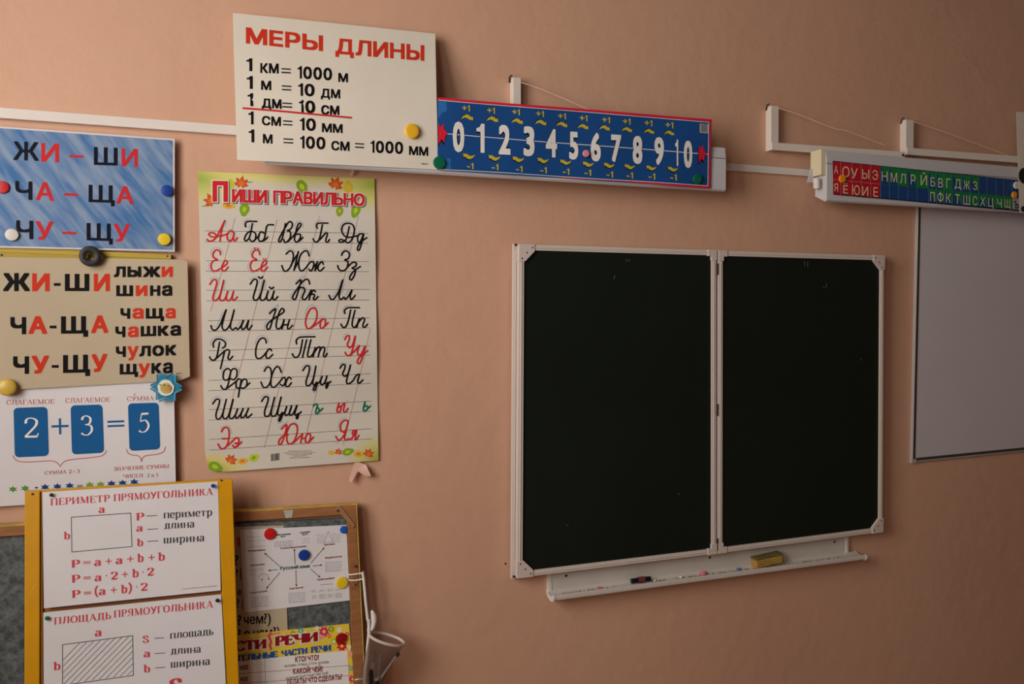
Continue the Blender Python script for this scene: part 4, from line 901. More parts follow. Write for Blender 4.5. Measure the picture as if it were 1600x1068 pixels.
cur('B', B_, [[(945, 680), (970, 630), (1020, 605), (1075, 650), (1060, 730), (1000, 755), (1050, 790), (1040, 880), (980, 935), (910, 920), (880, 850)], [(1040, 880), (1130, 800), (1190, 810), (1180, 860), (1120, 895), (1175, 920), (1160, 1010), (1110, 1091), (1080, 1060), (1110, 990), (1180, 920), (1260, 865)]], guide=[[(930, 640), (980, 585), (1060, 585), (1110, 680)], [(890, 950), (950, 970)]])
II = [[(135, 205), (190, 130), (240, 130), (250, 190), (210, 330), (185, 430), (220, 475), (280, 430), (325, 320), (370, 130), (325, 320), (300, 430), (330, 475), (390, 440), (435, 310), (410, 420), (440, 475), (490, 440), (535, 310), (510, 420), (540, 470), (595, 410)]]
IG = [[(130, 130), (200, 85), (280, 110), (290, 190)], [(395, 150), (375, 300)], [(460, 320), (420, 400)]]
cur('C', R_, II, guide=IG); cur('C', B_, II, (675, -5), IG); cur('C', B_, [[(950, 75), (985, 102), (1018, 75)], [(1130, 248), (1165, 275), (1200, 250)]])
cur('C', B_, [[(155, 890), (180, 955), (240, 960), (310, 870), (360, 740), (410, 620), (370, 760), (340, 900), (370, 965), (430, 940), (490, 830), (545, 620), (490, 830), (480, 920), (520, 960), (570, 925), (600, 955), (650, 900), (695, 800), (665, 900), (680, 955), (730, 920), (785, 800), (760, 920), (790, 955), (840, 885)],
    [(340, 850), (405, 640)], [(655, 900), (700, 810)]], guide=[[(200, 900), (260, 880), (350, 660)], [(590, 900), (650, 800)]])
cur('C', B_, [[(1130, 690), (1235, 612), (1180, 800), (1140, 930), (1100, 950), (1085, 900), (1130, 830), (1240, 750), (1350, 680), (1375, 635), (1340, 605), (1295, 670), (1250, 820), (1245, 920), (1290, 945), (1340, 890), (1375, 790)], [(1375, 800), (1340, 945)], [(1360, 885), (1450, 868)], [(1465, 790), (1432, 920), (1460, 945), (1515, 885)]], guide=[[(1120, 650), (1200, 600), (1275, 540), (1250, 640)], [(1045, 950), (1050, 880), (1090, 810)]])
cur('D', B_, [[(185, 195), (270, 130), (215, 340), (180, 440), (145, 455), (130, 410), (180, 320), (260, 200), (330, 130), (390, 125), (415, 200)], [(225, 270), (300, 255), (330, 310), (290, 420), (320, 460), (370, 420), (435, 305)], [(440, 295), (405, 458)], [(510, 325), (480, 300), (430, 370), (480, 365), (495, 390), (475, 440), (500, 460), (555, 405)]], guide=[[(170, 160), (320, 55), (290, 130)], [(100, 450), (110, 370), (170, 300)], [(320, 240), (355, 280), (350, 350)]])
cur('D', B_, [[(735, 385), (770, 450), (820, 440), (900, 320), (968, 120), (915, 330), (905, 420), (940, 455), (985, 415), (1010, 450), (1060, 400), (1120, 295), (1090, 400), (1110, 455), (1175, 385)], [(900, 340), (965, 150)]], guide=[[(770, 400), (820, 390), (880, 280), (930, 150)], [(990, 190), (955, 350)], [(1010, 380), (1075, 290)]])
cur('D', R_, [[(480, 595), (420, 620), (360, 740), (345, 860), (380, 940), (450, 910), (520, 800), (535, 670), (505, 605), (470, 595)], [(440, 925), (520, 870), (630, 780)], [(640, 775), (595, 830), (590, 910), (620, 935), (665, 890), (675, 800), (635, 775)], [(640, 925), (725, 840)]], guide=[[(340, 700), (380, 590), (460, 545), (540, 600)], [(570, 770), (640, 735), (700, 780)]])
cur('D', B_, [[(1005, 690), (995, 640), (1040, 597), (1120, 590), (1245, 592)], [(1098, 630), (1060, 800), (1020, 900), (970, 920), (935, 865)], [(1170, 635), (1130, 800), (1125, 890), (1160, 920), (1205, 870), (1240, 775)], [(1240, 775), (1200, 920)], [(1210, 860), (1290, 765), (1330, 790), (1300, 890), (1330, 920), (1380, 865)]], guide=[[(975, 690), (970, 620), (1030, 560), (1125, 550)]])
cur('E', B_, [[(145, 290), (140, 220), (190, 160), (270, 160), (340, 210), (335, 275), (290, 305)], [(245, 205), (200, 440), (150, 505), (100, 490), (80, 450)], [(160, 505), (310, 370), (380, 330), (410, 360), (385, 470), (420, 490), (465, 440)], [(325, 370), (260, 650)]], guide=[[(100, 260), (110, 180), (200, 115), (300, 125), (360, 170)], [(360, 500), (410, 525), (460, 505)]])
cur('E', B_, [[(1025, 220), (1010, 160), (965, 135), (900, 180), (855, 300), (850, 430), (890, 480), (960, 450), (1060, 330)], [(1115, 350), (1080, 315), (1030, 370), (1020, 450), (1060, 475), (1135, 410)]], guide=[[(835, 240), (870, 140), (960, 95), (1040, 130), (1065, 210)]])
cur('E', B_, [[(430, 680), (380, 645), (320, 690), (305, 790), (340, 840), (400, 810), (435, 690), (480, 648), (530, 670), (530, 770), (480, 830), (415, 805)], [(435, 680), (390, 900), (350, 985), (300, 985), (265, 930)], [(340, 995), (430, 930), (520, 860)],
    [(600, 830), (560, 820), (520, 880), (530, 965), (580, 960), (610, 880), (650, 820), (700, 850), (690, 940), (630, 975), (585, 950)], [(605, 840), (580, 980), (558, 1120)], [(670, 960), (750, 885)]], guide=[[(280, 720), (310, 630), (370, 605)], [(480, 605), (560, 640), (570, 740)]])
cur('E', B_, [[(990, 690), (1040, 620), (1090, 640), (1110, 720), (1100, 840), (1050, 940), (980, 960), (935, 870)], [(1275, 710), (1240, 630), (1190, 620), (1130, 720), (1100, 860), (1110, 940), (1160, 955), (1230, 890), (1300, 805), (1335, 800), (1345, 860), (1310, 930), (1260, 910)], [(1440, 820), (1400, 790), (1355, 870), (1350, 930), (1390, 945), (1445, 880)]], guide=[[(970, 650), (1030, 590), (1100, 585)], [(1180, 585), (1260, 610), (1290, 680)]])
cur('F', B_, [[(145, 235), (135, 180), (180, 130), (260, 118), (450, 115)], [(240, 165), (200, 380), (150, 455), (100, 450), (70, 400)], [(310, 165), (240, 460)], [(380, 165), (330, 380), (330, 440), (370, 450), (420, 390), (455, 295)], [(452, 300), (415, 452)], [(425, 400), (490, 300), (535, 300), (500, 452)], [(520, 370), (570, 290), (612, 315), (590, 420), (615, 450), (655, 395)]], guide=[[(165, 85), (440, 75)]])
cur('F', R_, [[(945, 165), (975, 110), (1020, 100), (1015, 180), (990, 240), (1020, 295), (1070, 260), (1125, 95), (1075, 330), (1030, 425), (980, 420), (950, 375)], [(1030, 430), (1110, 350), (1190, 262)], [(1190, 265), (1155, 370), (1190, 425), (1240, 370), (1285, 265), (1240, 450), (1195, 560), (1155, 540), (1180, 470), (1250, 410), (1330, 345)]], guide=[[(915, 130), (960, 70), (1000, 60)]])
cur('F', B_, [[(245, 680), (300, 605), (350, 610), (350, 700), (300, 860), (320, 935), (380, 900), (430, 780), (465, 595), (430, 780), (410, 880), (440, 920), (480, 870), (470, 950), (450, 1005), (425, 1000), (430, 960), (490, 900), (540, 850), (570, 765), (540, 870), (560, 915), (610, 880), (650, 765), (620, 880), (640, 905), (670, 870), (655, 955), (635, 970), (640, 930), (715, 860)]], guide=[[(230, 630), (290, 575), (370, 590), (390, 660)], [(395, 990), (430, 1045), (480, 1010)]])
cur('F', B_, [[(865, 640), (910, 580), (950, 590), (940, 660), (910, 730), (945, 775), (1000, 730), (1045, 575), (990, 780), (975, 870), (1010, 900), (1080, 850), (1135, 765), (1190, 745), (1160, 850), (1185, 890), (1250, 835)]], guide=[[(855, 590), (920, 540), (980, 580)]])
cur('G', B_, [[(130, 220), (190, 145), (240, 150), (240, 210), (190, 370), (190, 450), (230, 475), (290, 400), (360, 135), (310, 340), (300, 430), (340, 470), (400, 400), (475, 135), (420, 360), (410, 440), (450, 465), (510, 400), (550, 295), (510, 410), (530, 460), (590, 400), (640, 295), (600, 410), (620, 455), (680, 400), (730, 290), (690, 400), (710, 450), (785, 390)]], guide=[[(110, 190), (170, 110), (250, 105), (290, 170)]])
cur('G', B_, [[(945, 180), (1000, 105), (1050, 110), (1050, 180), (1000, 330), (1000, 410), (1035, 430), (1090, 380), (1165, 100), (1110, 330), (1110, 410), (1150, 425), (1200, 370), (1275, 95), (1220, 330), (1220, 400), (1260, 405), (1295, 360), (1275, 460), (1250, 505), (1235, 500), (1240, 460), (1300, 400), (1340, 340), (1368, 255), (1335, 370), (1355, 410), (1410, 370), (1448, 245), (1410, 370), (1430, 410), (1480, 370), (1538, 240), (1500, 380), (1520, 410), (1560, 380), (1548, 460), (1525, 460), (1540, 420), (1608, 350)]], guide=[[(920, 140), (980, 70), (1060, 70), (1090, 130)], [(1195, 470), (1230, 545), (1300, 510)]])
cur('H', G_, [[(420, 260), (445, 230), (490, 235), (460, 360), (490, 380), (520, 330), (500, 285), (475, 300)], [(510, 360), (580, 295)]], guide=[[(440, 390), (500, 415)]])
cur('H', R_, [[(850, 205), (815, 330), (850, 360), (885, 300), (868, 262), (835, 280)], [(870, 280), (945, 205), (925, 330), (960, 355), (1000, 295)]], guide=[[(990, 160), (985, 200)]])
cur('H', G_, [[(1285, 185), (1255, 310), (1290, 335), (1330, 290), (1310, 250), (1270, 270)], [(1310, 320), (1375, 255)]], guide=[[(1230, 330), (1290, 370)]])
cur('G', R_, [[(275, 685), (320, 620), (380, 620), (405, 700), (390, 850), (340, 950), (270, 965), (220, 890)], [(290, 800), (400, 798)], [(330, 955), (420, 880), (520, 788), (565, 810), (555, 890), (500, 948), (465, 910)], [(500, 880), (552, 872)], [(540, 930), (615, 855)]], guide=[[(260, 630), (340, 580), (420, 610), (445, 720)]])
cur('G', R_, [[(1275, 640), (1368, 570), (1300, 830), (1260, 895), (1230, 880), (1245, 820), (1300, 760), (1390, 735)], [(1478, 550), (1418, 580), (1368, 700), (1373, 850), (1418, 890), (1488, 840), (1538, 700), (1538, 600), (1498, 553), (1470, 551)], [(1470, 875), (1540, 810), (1628, 720)], [(1628, 725), (1598, 870)], [(1613, 800), (1680, 790)], [(1738, 710), (1690, 750), (1680, 840), (1718, 870), (1758, 800), (1758, 730), (1725, 710)], [(1748, 850), (1813, 775)]], guide=[[(1240, 620), (1390, 510)], [(1500, 520), (1570, 590)]])
cur('H', R_, [[(1000, 500), (930, 498), (875, 570), (880, 660), (930, 690), (970, 640), (1003, 500), (960, 680), (900, 790), (840, 825), (795, 760)], [(965, 690), (940, 780), (970, 825), (1015, 800), (1060, 800), (1130, 665)], [(1140, 660), (1085, 670), (1075, 720), (1120, 740)], [(1145, 665), (1120, 780), (1130, 820), (1185, 745)]], guide=[[(835, 630), (860, 510), (930, 460), (990, 475)], [(790, 860), (850, 880)]])
# foot of the poster: leaves, barcode, printer's lines
s.z = (300, 690, 5.333)
leafo(190, 205, 55, 40, 20, 'leaf green', 'lime'); leafm(322, 155, 52, -60); leafo(418, 160, 40, 26, -10, 'ochre', 'orange'); leafo(512, 133, 40, 32, -20, 'lime', 'leaf green')
leafo(1160, 90, 28, 18, 0, 'ochre', 'lime'); leafm(1220, 88, 34, -80); leafo(1295, 83, 44, 30, -15, 'leaf green', 'lime'); leafo(1385, 100, 36, 26, 0, 'ochre', 'orange'); leafm(1470, 103, 46, -70)
for i in range(14): s.line('dark grey', [(658+i*5.2, 102-i*.7), (658+i*5.2, 160-i*.7)], random.choice([1.6, 2.6, 3.4]), 1, name='barcode', cap=False)
for x0, x1, y, t in ((800, 995, 82, 'ООО «Издательский дом»'), (770, 1030, 96, 'адрес: ул. Печатников, тираж'), (800, 1000, 109, 'Отпечатано в типографии'), (840, 955, 122, 'Подписано'), (815, 985, 137, 'Заказ № формат')):
    s.text('dark grey', t.replace('«', '').replace('»', '').replace('№', 'N'), x0, y, x1, y-6, 8, bold=0)
s.done()
# scraps of sticky tape on and under the poster
TAPE = mat('tape_clear', (214, 170, 150), .25, .6)
def scrap(pts, d, t, label):
    q = [P(x, y, d+dd) for x, y, dd in pts]; me = MB(); n_ = len(q); c = sum(q, Vector())/n_; me.add([c]+q+[p+Vector((0, t, 0)) for p in q], [(0, 1+(i+1) % n_, 1+i) for i in range(n_)]+[(1+i, 1+(i+1) % n_, 1+n_+(i+1) % n_, 1+n_+i) for i in range(n_)])
    tag(me.build('tape_scrap', TAPE, smooth=True), label, 'tape')
scrap([(556, 717, 0), (562, 722, .002), (572, 726, .012), (580, 743, .020), (571, 744, .012), (562, 738, .006), (557, 736, .010), (549, 754, .014), (545, 750, .010), (551, 730, .004)], .006, .0006, 'crumpled clear tape hanging below the lower right corner of the alphabet poster')
scrap([(546, 272, .0), (551, 264, .003), (554, 264, .005), (550, 275, .001)], .012, .0005, 'small clear tape scrap over the top edge of the alphabet poster')
scrap([(532, 30, 0), (535, 30, .003), (536, 38, .003), (533, 38, 0)], .001, .0006, 'tiny peeled tape scrap high on the wall above the cream poster') if False else None
# ------------------------------------------------------------------ pinboard with wooden frame
def lean(x, y): return .030+.045*max(0, (y-790))/280
pb = empty('pinboard', P(300, 1068, .05))
WOOD = mat('frame_wood', (154, 102, 60), .6, noise=.18, scale=12, stretch=(1, 1, 6)); WOODE = mat('frame_edge', (196, 160, 80), .6, noise=.2, scale=20)
def lslab(pts, off, t): return MB().slab(pts, [lean(x, y)+off for x, y in pts], t)
SPK = bpy.data.materials.new('speckled_linoleum'); SPK.use_nodes = True; nt = SPK.node_tree; b = nt.nodes['Principled BSDF']; b.inputs['Roughness'].default_value = .6
tc = nt.nodes.new('ShaderNodeTexCoord'); n_ = nt.nodes.new('ShaderNodeTexNoise'); n_.inputs['Scale'].default_value = 55; n_.inputs['Detail'].default_value = 8; n_.inputs['Roughness'].default_value = .7
nt.links.new(tc.outputs['Object'], n_.inputs[0]); r_ = nt.nodes.new('ShaderNodeValToRGB'); nt.links.new(n_.outputs[0], r_.inputs[0])
r_.color_ramp.elements[0].position = .38; r_.color_ramp.elements[0].color = (*lin((58, 62, 64)), 1); r_.color_ramp.elements[1].position = .66; r_.color_ramp.elements[1].color = (*lin((112, 118, 116)), 1); nt.links.new(r_.outputs[0], b.inputs['Base Color'])
ZR = lambda x, y: (350+x/3.583, 770+y/3.583)
lslab([(-60, 838), ZR(700, 140), ZR(745, 1200), (-60, 1110)], 0, .008).build('panel', SPK, pb)
lslab([(-60, 826), ZR(742, 64), ZR(738, 116), (-60, 842)], .010, .022).build('top_rail', WOOD, pb, bevel=.001)
lslab([ZR(688, 116), ZR(738, 114), ZR(790, 1200), ZR(731, 1200)], .010, .022).build('side_rail', WOOD, pb, bevel=.001)
lslab([(-62, 842), (-38, 840.5), (-40, 1105), (-64, 1110)], .010, .022).build('side_rail', WOOD, pb, bevel=.001)
lslab([ZR(738, 62), ZR(744, 62), ZR(798, 1200), ZR(790, 1200)], .010, .022).build('side_edge', WOODE, pb)
lslab([(-60, 823), ZR(744, 58), ZR(742, 67), (-60, 826.4)], .010, .022).build('top_edge', WOODE, pb)
br = lslab([ZR(622, 82), ZR(650, 70), ZR(735, 178), ZR(722, 195)], .013, .003).build('corner_brace', mat('brace_tan', (160, 116, 84), .45), pb)
for x, y in ((638, 98), (711, 177)): MB().lathe(P(*ZR(x, y), lean(0, 800)+.013), (0, -1, 0), [(.0035, 0), (.003, .002), (0, .0025)], 10).build('screw', SCREW, br)
lslab([ZR(333, 97), ZR(388, 93), ZR(380, 138), ZR(345, 140)], .0112, .0012).build('paint_patch', mat('patch_grey', (176, 176, 160), .8, noise=.2, scale=120), pb)
hp = lslab([ZR(700, 380), ZR(748, 374), ZR(752, 536), ZR(705, 540)], .0112, .0012).build('hinge_plate', mat('plate_brown', (150, 100, 62), .5, noise=.25, scale=60), pb)
for x, y in ((737, 410), (737, 512)): MB().lathe(P(*ZR(x, y), lean(0, 900)+.0115), (0, -1, 0), [(.004, 0), (.003, .002), (0, .0025)], 10).build('screw', SCREW, hp)
tag(pb, 'speckled grey pinboard in a worn wooden frame behind the yellow frame', 'pinboard')
# sheets on the pinboard
def lsheet(name, corners, off, m, label, n=(14, 14), wob=0):
    sh = Sheet(name, corners, 0.05, m, label, 'poster', n=n) if False else None
    class _L(Sheet): pass
    def dep(u, v):
        (x0, y0), (x1, y1), (x2, y2), (x3, y3) = corners; y = y0*(1-u)*(1-v)+y1*u*(1-v)+y2*u*v+y3*(1-u)*v
        return lean(0, y)+off+wob*math.sin(u*5+v*3)
    return Sheet(name, corners, dep, m, label, 'poster', n=n)
s = lsheet('question_sheet', [ZR(20, 190), ZR(334, 181), ZR(358, 800), ZR(20, 830)], .002, CR2, 'cream sheet of grammar case questions partly hidden behind the white diagram', wob=.0006)
s.z = (350, 770, 3.583)
s.line('red', [(80, 248), (86, 300)], 16, 1, cap=False)
for t, x0, x1, y, h in (('?', 62, 80, 402, 56), ('(', 90, 100, 470, 50), ('?', 66, 78, 465, 40), ('е', 76, 97, 572, 42), ('?', 72, 84, 640, 50), ('(', 100, 108, 640, 46)): s.text('black', t, x0, y, x1, y, h, bold=.02)
s.text('black', '?', 78, 738, 98, 737, 55, bold=.02); s.text('black', 'чем?)', 111, 735, 262, 727, 42, bold=.02, xh=True)
s.text('black', '? о чем?)', 78, 815, 312, 800, 40, bold=.02, xh=True); s.done()
# diagram
s = lsheet('diagram_sheet', [ZR(88, 206), ZR(685, 178), ZR(704, 600), ZR(115, 669)], .0045, WPP, 'white sheet with arrows from a central heading to small text boxes', wob=.0008)
s.z = (350, 770, 3.583)
s.text('dark green', 'Русский язык', 314, 431, 482, 416, 20, bold=.05)
for a, b in (((312, 410), (228, 336)), ((398, 398), (394, 314)), ((486, 392), (560, 306)), ((300, 428), (250, 433)), ((498, 408), (548, 402)), ((312, 445), (238, 532)), ((402, 432), (405, 520)), ((485, 425), (537, 470))):
    s.line('dark grey', [a, b], 3.4); dx, dy = b[0]-a[0], b[1]-a[1]; L = math.hypot(dx, dy); dx /= L; dy /= L
    s.poly('dark grey', [(b[0]+dx*4, b[1]+dy*4), (b[0]-dx*9-dy*6, b[1]-dy*9+dx*6), (b[0]-dx*9+dy*6, b[1]-dy*9-dx*6)], 1, 'arrow_heads')
for t, x0, x1, y0, y1 in (('Морфемика', 134, 230, 328, 322), ('Словообразование', 314, 462, 314, 301), ('Лексика', 558, 620, 294, 288), ('Морфология', 566, 660, 367, 358), ('Фонетика', 148, 226, 410, 402), ('Орфография', 521, 618, 489, 479), ('Пунктуация', 146, 242, 564, 551), ('Синтаксис', 366, 446, 540, 531), ('Самостоятельные', 292, 375, 238, 232), ('части', 316, 344, 247, 245), ('Служебные', 425, 482, 226, 220), ('части', 438, 468, 236, 233)):
    s.text('maroon' if y0 > 250 else 'dark grey', t, x0, y0, x1, y1, 10, bold=.05)
rs = random.Random(11)
def scribble(x0, y0, x1, y1, rows, sk=-.07, box=True):
    for k in range(rows):
        y = y0+(k+.6)*(y1-y0)/rows; x = x0+3
        while x < x1-4:
            L = min(rs.uniform(8, 26), x1-3-x); s.line('faint grey', [(x, y+(x-x0)*sk), (x+L, y+(x+L-x0)*sk)], 2.2, cap=False); x += L+4
    if box:
        w_ = (x1-x0)*sk; s.line('faint grey', [(x0, y0), (x1, y0+w_), (x1+2, y1+w_), (x0+2, y1), (x0, y0)], 1.2, smooth=False)
scribble(283, 272, 383, 300, 4); scribble(566, 387, 655, 440, 6); scribble(150, 582, 245, 638, 6); scribble(362, 560, 452, 614, 6); scribble(517, 228, 568, 284, 5, box=False); scribble(600, 224, 655, 278, 5, box=False)
scribble(140, 420, 225, 440, 2, box=False); scribble(432, 250, 484, 285, 3, box=False); scribble(122, 245, 210, 250, 1, box=False); scribble(122, 265, 235, 272, 1, box=False); scribble(122, 300, 235, 306, 1, box=False)
for i in range(4): scribble(485+i*45, 542-i*3, 522+i*45, 556-i*3, 2, box=False); scribble(488+i*45, 570-i*3, 524+i*45, 592-i*3, 3, box=(i % 2 == 1))
s.line('faint grey', [(583, 215), (558, 278), (610, 274), (583, 215)], 2, smooth=False); s.line('faint grey', [(540, 512), (607, 508)], 3)
s.line('faint grey', [(140, 462), (160, 450), (185, 462)], 1.5); s.line('dark grey', [(190, 478), (205, 455), (240, 455), (252, 478)], 1.5)
for x, y in ((212, 484), (250, 480)): s.disc('dark grey', x, y, 4, 1)
s.done()
# parts of speech poster
FLW = papermat('flower_poster', (238, 204, 66))
s = lsheet('speech_poster', [ZR(20, 800), ZR(700, 730), ZR(748, 1300), ZR(20, 1400)], .0035, FLW, 'bright flowered grammar poster with red heading at the bottom of the pinboard', n=(20, 16), wob=.0006)
s.z = (350, 770, 3.583)
for x, y, r, c in ((560, 775, 34, 'magenta'), (600, 760, 22, 'leaf green'), (645, 765, 18, 'white'), (660, 855, 34, 'banner red'), (690, 790, 16, 'magenta'), (545, 800, 20, 'pink'), (615, 830, 24, 'lime'), (700, 860, 15, 'white'), (715, 900, 20, 'pink'), (712, 980, 16, 'teal'), (720, 1040, 26, 'magenta'), (430, 770, 20, 'teal'), (385, 785, 18, 'leaf green'), (480, 765, 16, 'lime'), (520, 755, 14, 'white'), (590, 800, 14, 'orange'), (455, 780, 10, 'white'), (350, 795, 14, 'pink'), (330, 800, 12, 'lime')):
    s.poly(c, [(x+r*(1 if i % 2 else .62)*math.cos(i*math.pi/8), y+r*(1 if i % 2 else .62)*math.sin(i*math.pi/8)) for i in range(16)], .7, 'flowers'); s.disc('sun yellow' if c != 'lime' else 'white', x, y, r*.28, .9, 'flowers')
s.quad('white', [(20, 945), (690, 880), (706, 1180), (20, 1240)], 1, 'table_ground')
for t, x0, y0, x1, y1 in (('СТИ', 66, 884, 234, 868), ('РЕЧИ', 290, 856, 522, 828)):
    s.serif_('cream', t, x0, y0, x1, y1, 52, thick=.28, thin=.14, lay=2, grow=.22, name='title_outline'); s.serif_('deep red', t, x0, y0, x1, y1, 52, thick=.28, thin=.13, lay=3, name='title')
for t, x0, y0, x1, y1 in (('ТЕЛЬНЫЕ', 70, 942, 298, 917), ('ЧАСТИ', 323, 914, 465, 897), ('РЕЧИ', 488, 894, 597, 881)): s.serif_('title blue', t, x0, y0, x1, y1, 33, thick=.27, thin=.13, lay=2)
s.line('magenta', [(262, 782), (250, 800), (262, 830), (255, 850), (262, 872)], 9, lay=4, name='ribbon'); s.line('pink', [(220, 795), (255, 792), (310, 780)], 6, lay=4, name='ribbon')
s.line('faint grey', [(228, 925), (236, 1180)], 2.5, 2, name='table_rule')
for y in (1010, 1066, 1120): s.line('brick red', [(60, y+2), (704, y-46)], 2.5, 2, name='table_rule')
for t, x0, y0, x1, y1, h in (('КТО? ЧТО?', 398, 946, 532, 934, 31), ('КАКОЙ? ЧЕЙ?', 386, 1013, 553, 999, 31), ('ДЕЛАТЬ? ЧТО СДЕЛАТЬ?', 350, 1074, 660, 1042, 31), ('НОЕ', 90, 990, 137, 986, 26), ('НОЕ', 90, 1056, 135, 1052, 26)): s.text('maroon', t, x0, y0, x1, y1, h, bold=.05, lay=2)
for t, x0, y0, x1, y1 in (('ЧЕЛОВЕК, ПТИЦА, СТОЛ, ДОЖДЬ', 336, 975, 588, 950), ('ДОБРЫЙ, БЫСТРЫЙ, ЧИСТЫЙ', 346, 1043, 582, 1012)): s.text('dark grey', t, x0, y0, x1, y1, 12, bold=.02, lay=2)
s.done()
magnet(RED, *ZR(257, 227), 8.8, lean(0, 834)+.0055, 'large red magnet at the top of the white diagram sheet', None)
magnet(BLU, *ZR(447, 345), 8.4, lean(0, 866)+.0055, 'dark blue magnet in the middle of the white diagram sheet', None)
magnet(('mid_blue', (30, 90, 190)), *ZR(669, 203), 5.8, lean(0, 827)+.0055, 'smaller blue magnet at the top right corner of the diagram sheet', None)
magnet(YEL, *ZR(660, 500), 9, lean(0, 910)+.0055, 'yellow magnet at the lower right of the white diagram sheet', None)
magnet(DRD, *ZR(655, 812), 8.6, lean(0, 996)+.0045, 'dark red magnet on the flowered grammar poster', None)
# ------------------------------------------------------------------ yellow framed board in front
def yl(x, y): return .085+.075*(y-750)/320
ZY = lambda x, y: (20+x/3.2556, 740+y/3.2556)
yb = empty('yellow_frame_board', P(200, 1068, .12))
YP = mat('yellow_paint', (214, 152, 4), .35, .5, noise=.06, scale=9); YS = mat('yellow_paint_shaded', (186, 124, 10), .4, .5)  # second yellow is the same paint with the inner bevel's shade coloured in
def yslab(pts, off, t): return MB().slab(pts, [yl(x, y)+off for x, y in pts], t)
yslab([ZY(120, 95), ZY(1060, 45), ZY(1110, 1400), ZY(120, 1400)], -.004, .006).build('hardboard', mat('hardboard_brown', (150, 92, 52), .7, noise=.12, scale=10), yb)
def prof(name, a, b, c, d):
    o = yslab([a, b, c, d], .008, .026).build(name, YP, yb, bevel=.002)
prof('left_rail', ZY(60, 92), ZY(138, 88), ZY(136, 1400), ZY(58, 1400))
prof('right_rail', ZY(1041, 42), ZY(1117, 28), ZY(1161, 1400), ZY(1096, 1400))
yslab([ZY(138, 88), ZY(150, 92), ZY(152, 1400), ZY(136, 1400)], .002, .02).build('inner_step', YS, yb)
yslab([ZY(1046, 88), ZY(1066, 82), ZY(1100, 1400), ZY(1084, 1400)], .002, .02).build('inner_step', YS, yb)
yslab([ZY(60, 90), ZY(1117, 27), ZY(1117, 44), ZY(60, 108)], .0005, .018).build('top_rail', YP, yb, bevel=.001)
for pts in ([(1085, 355), (1100, 400), (1103, 450), (1112, 520)], [(128, 510), (118, 560), (100, 590), (88, 625)], [(1110, 430), (1115, 500)]):
    pp = [ZY(x, y) for x, y in pts]; MB().tube([P(x, y, yl(x, y)+.0082) for x, y in catmull(pp)], .0009, 6).build('paint_wrinkle', YP, yb)
for x, y in ((101, 102), (1062, 33)): MB().lathe(P(*ZY(x, y), yl(0, ZY(x, y)[1])+.008), (0, -1, 0), [(.003, 0), (.003, .0015), (0, .002)], 8).build('nail', SCREW, yb)
tag(yb, 'yellow painted wooden frame with brown hardboard, leaning against the pinboard', 'frame')
def ysheet(name, corners, off, label, n=(18, 14), wob=.0015, ph=0):
    def dep(u, v):
        (x0, y0), (x1, y1), (x2, y2), (x3, y3) = corners; y = y0*(1-u)*(1-v)+y1*u*(1-v)+y2*u*v+y3*(1-u)*v
        return yl(0, y)+off+wob*math.sin(u*4+v*3+ph)
    sh = Sheet(name, corners, dep, WPP, label, 'poster', n=n); sh.z = (20, 740, 3.2556); return sh
def defs(rows):
    for a, x0, x1, yb_, h, d0, d1, yd, word, w0, w1, y0, y1, xh_ in rows:
        s.serif_('pinkish red', a, x0, yb_, x1, yb_-1, h, thick=.2, thin=.07, xh=(a == 'а')); s.line('dark grey', [(d0, yd+2), (d1, yd-1)], 3.4, cap=False)
        s.serif_('dark grey', word, w0, y0, w1, y1, xh_, thick=.15, thin=.06, xh=True, gap=.15)
s = ysheet('formula_sheet', [ZY(150, 93), ZY(1043, 38), ZY(1058, 592), ZY(158, 683)], .0105, 'white perimeter formula sheet with plain rectangle, upper one in the yellow frame')
s.serif_('pinkish red', 'ПЕРИМЕТР', 193, 161, 491, 141, 35, thick=.17, thin=.06, gap=.17); s.serif_('pinkish red', 'ПРЯМОУГОЛЬНИКА', 514, 139, 1015, 107, 35, thick=.17, thin=.06, gap=.17)
s.serif_('pinkish red', 'а', 440, 199, 465, 198, 26, thick=.2, thin=.07, xh=True); s.serif_('pinkish red', 'b', 262, 332, 288, 331, 38, thick=.2, thin=.07)
s.line('dark grey', [(298, 220), (600, 199), (606, 369), (300, 397), (298, 220)], 3.4, smooth=False)
defs([('Р', 630, 665, 237, 38, 680, 735, 212, 'периметр', 768, 1012, 226, 212, 27), ('а', 632, 658, 293, 25, 683, 738, 280, 'длина', 772, 922, 279, 272, 27), ('b', 634, 660, 367, 38, 685, 740, 341, 'ширина', 768, 973, 353, 342, 27)])
for row in ([('Р', 301, 338, 477, 38), ('=', 357, 397, 467, 40), ('а', 418, 446, 468, 27), ('+', 470, 505, 462, 44), ('а', 527, 555, 459, 27), ('+', 580, 615, 451, 44), ('b', 636, 662, 448, 42), ('+', 688, 723, 443, 44), ('b', 742, 770, 441, 42)],
            [('Р', 302, 339, 553, 38), ('=', 358, 398, 545, 40), ('а', 420, 448, 546, 27), ('·', 470, 480, 530, 38), ('2', 500, 532, 537, 38), ('+', 553, 588, 529, 44), ('b', 610, 637, 526, 42), ('·', 657, 667, 512, 38), ('2', 685, 716, 517, 38)],
            [('Р', 303, 340, 631, 38), ('=', 360, 400, 622, 40), ('(', 419, 434, 618, 44), ('а', 441, 469, 616, 27), ('+', 496, 531, 608, 44), ('b', 553, 579, 606, 42), (')', 588, 603, 602, 44), ('·', 625, 635, 587, 38), ('2', 652, 684, 594, 38)]):
    for t, x0, x1, y, h in row: s.serif_('pinkish red', t, x0, y, x1, y-2, h, thick=.2, thin=(.11 if t in '+=' else .08), xh=(t == 'а'))
s.text('brick red', 'Серия таблиц по математике', 858, 588, 1038, 571, 6, bold=0); s.done()
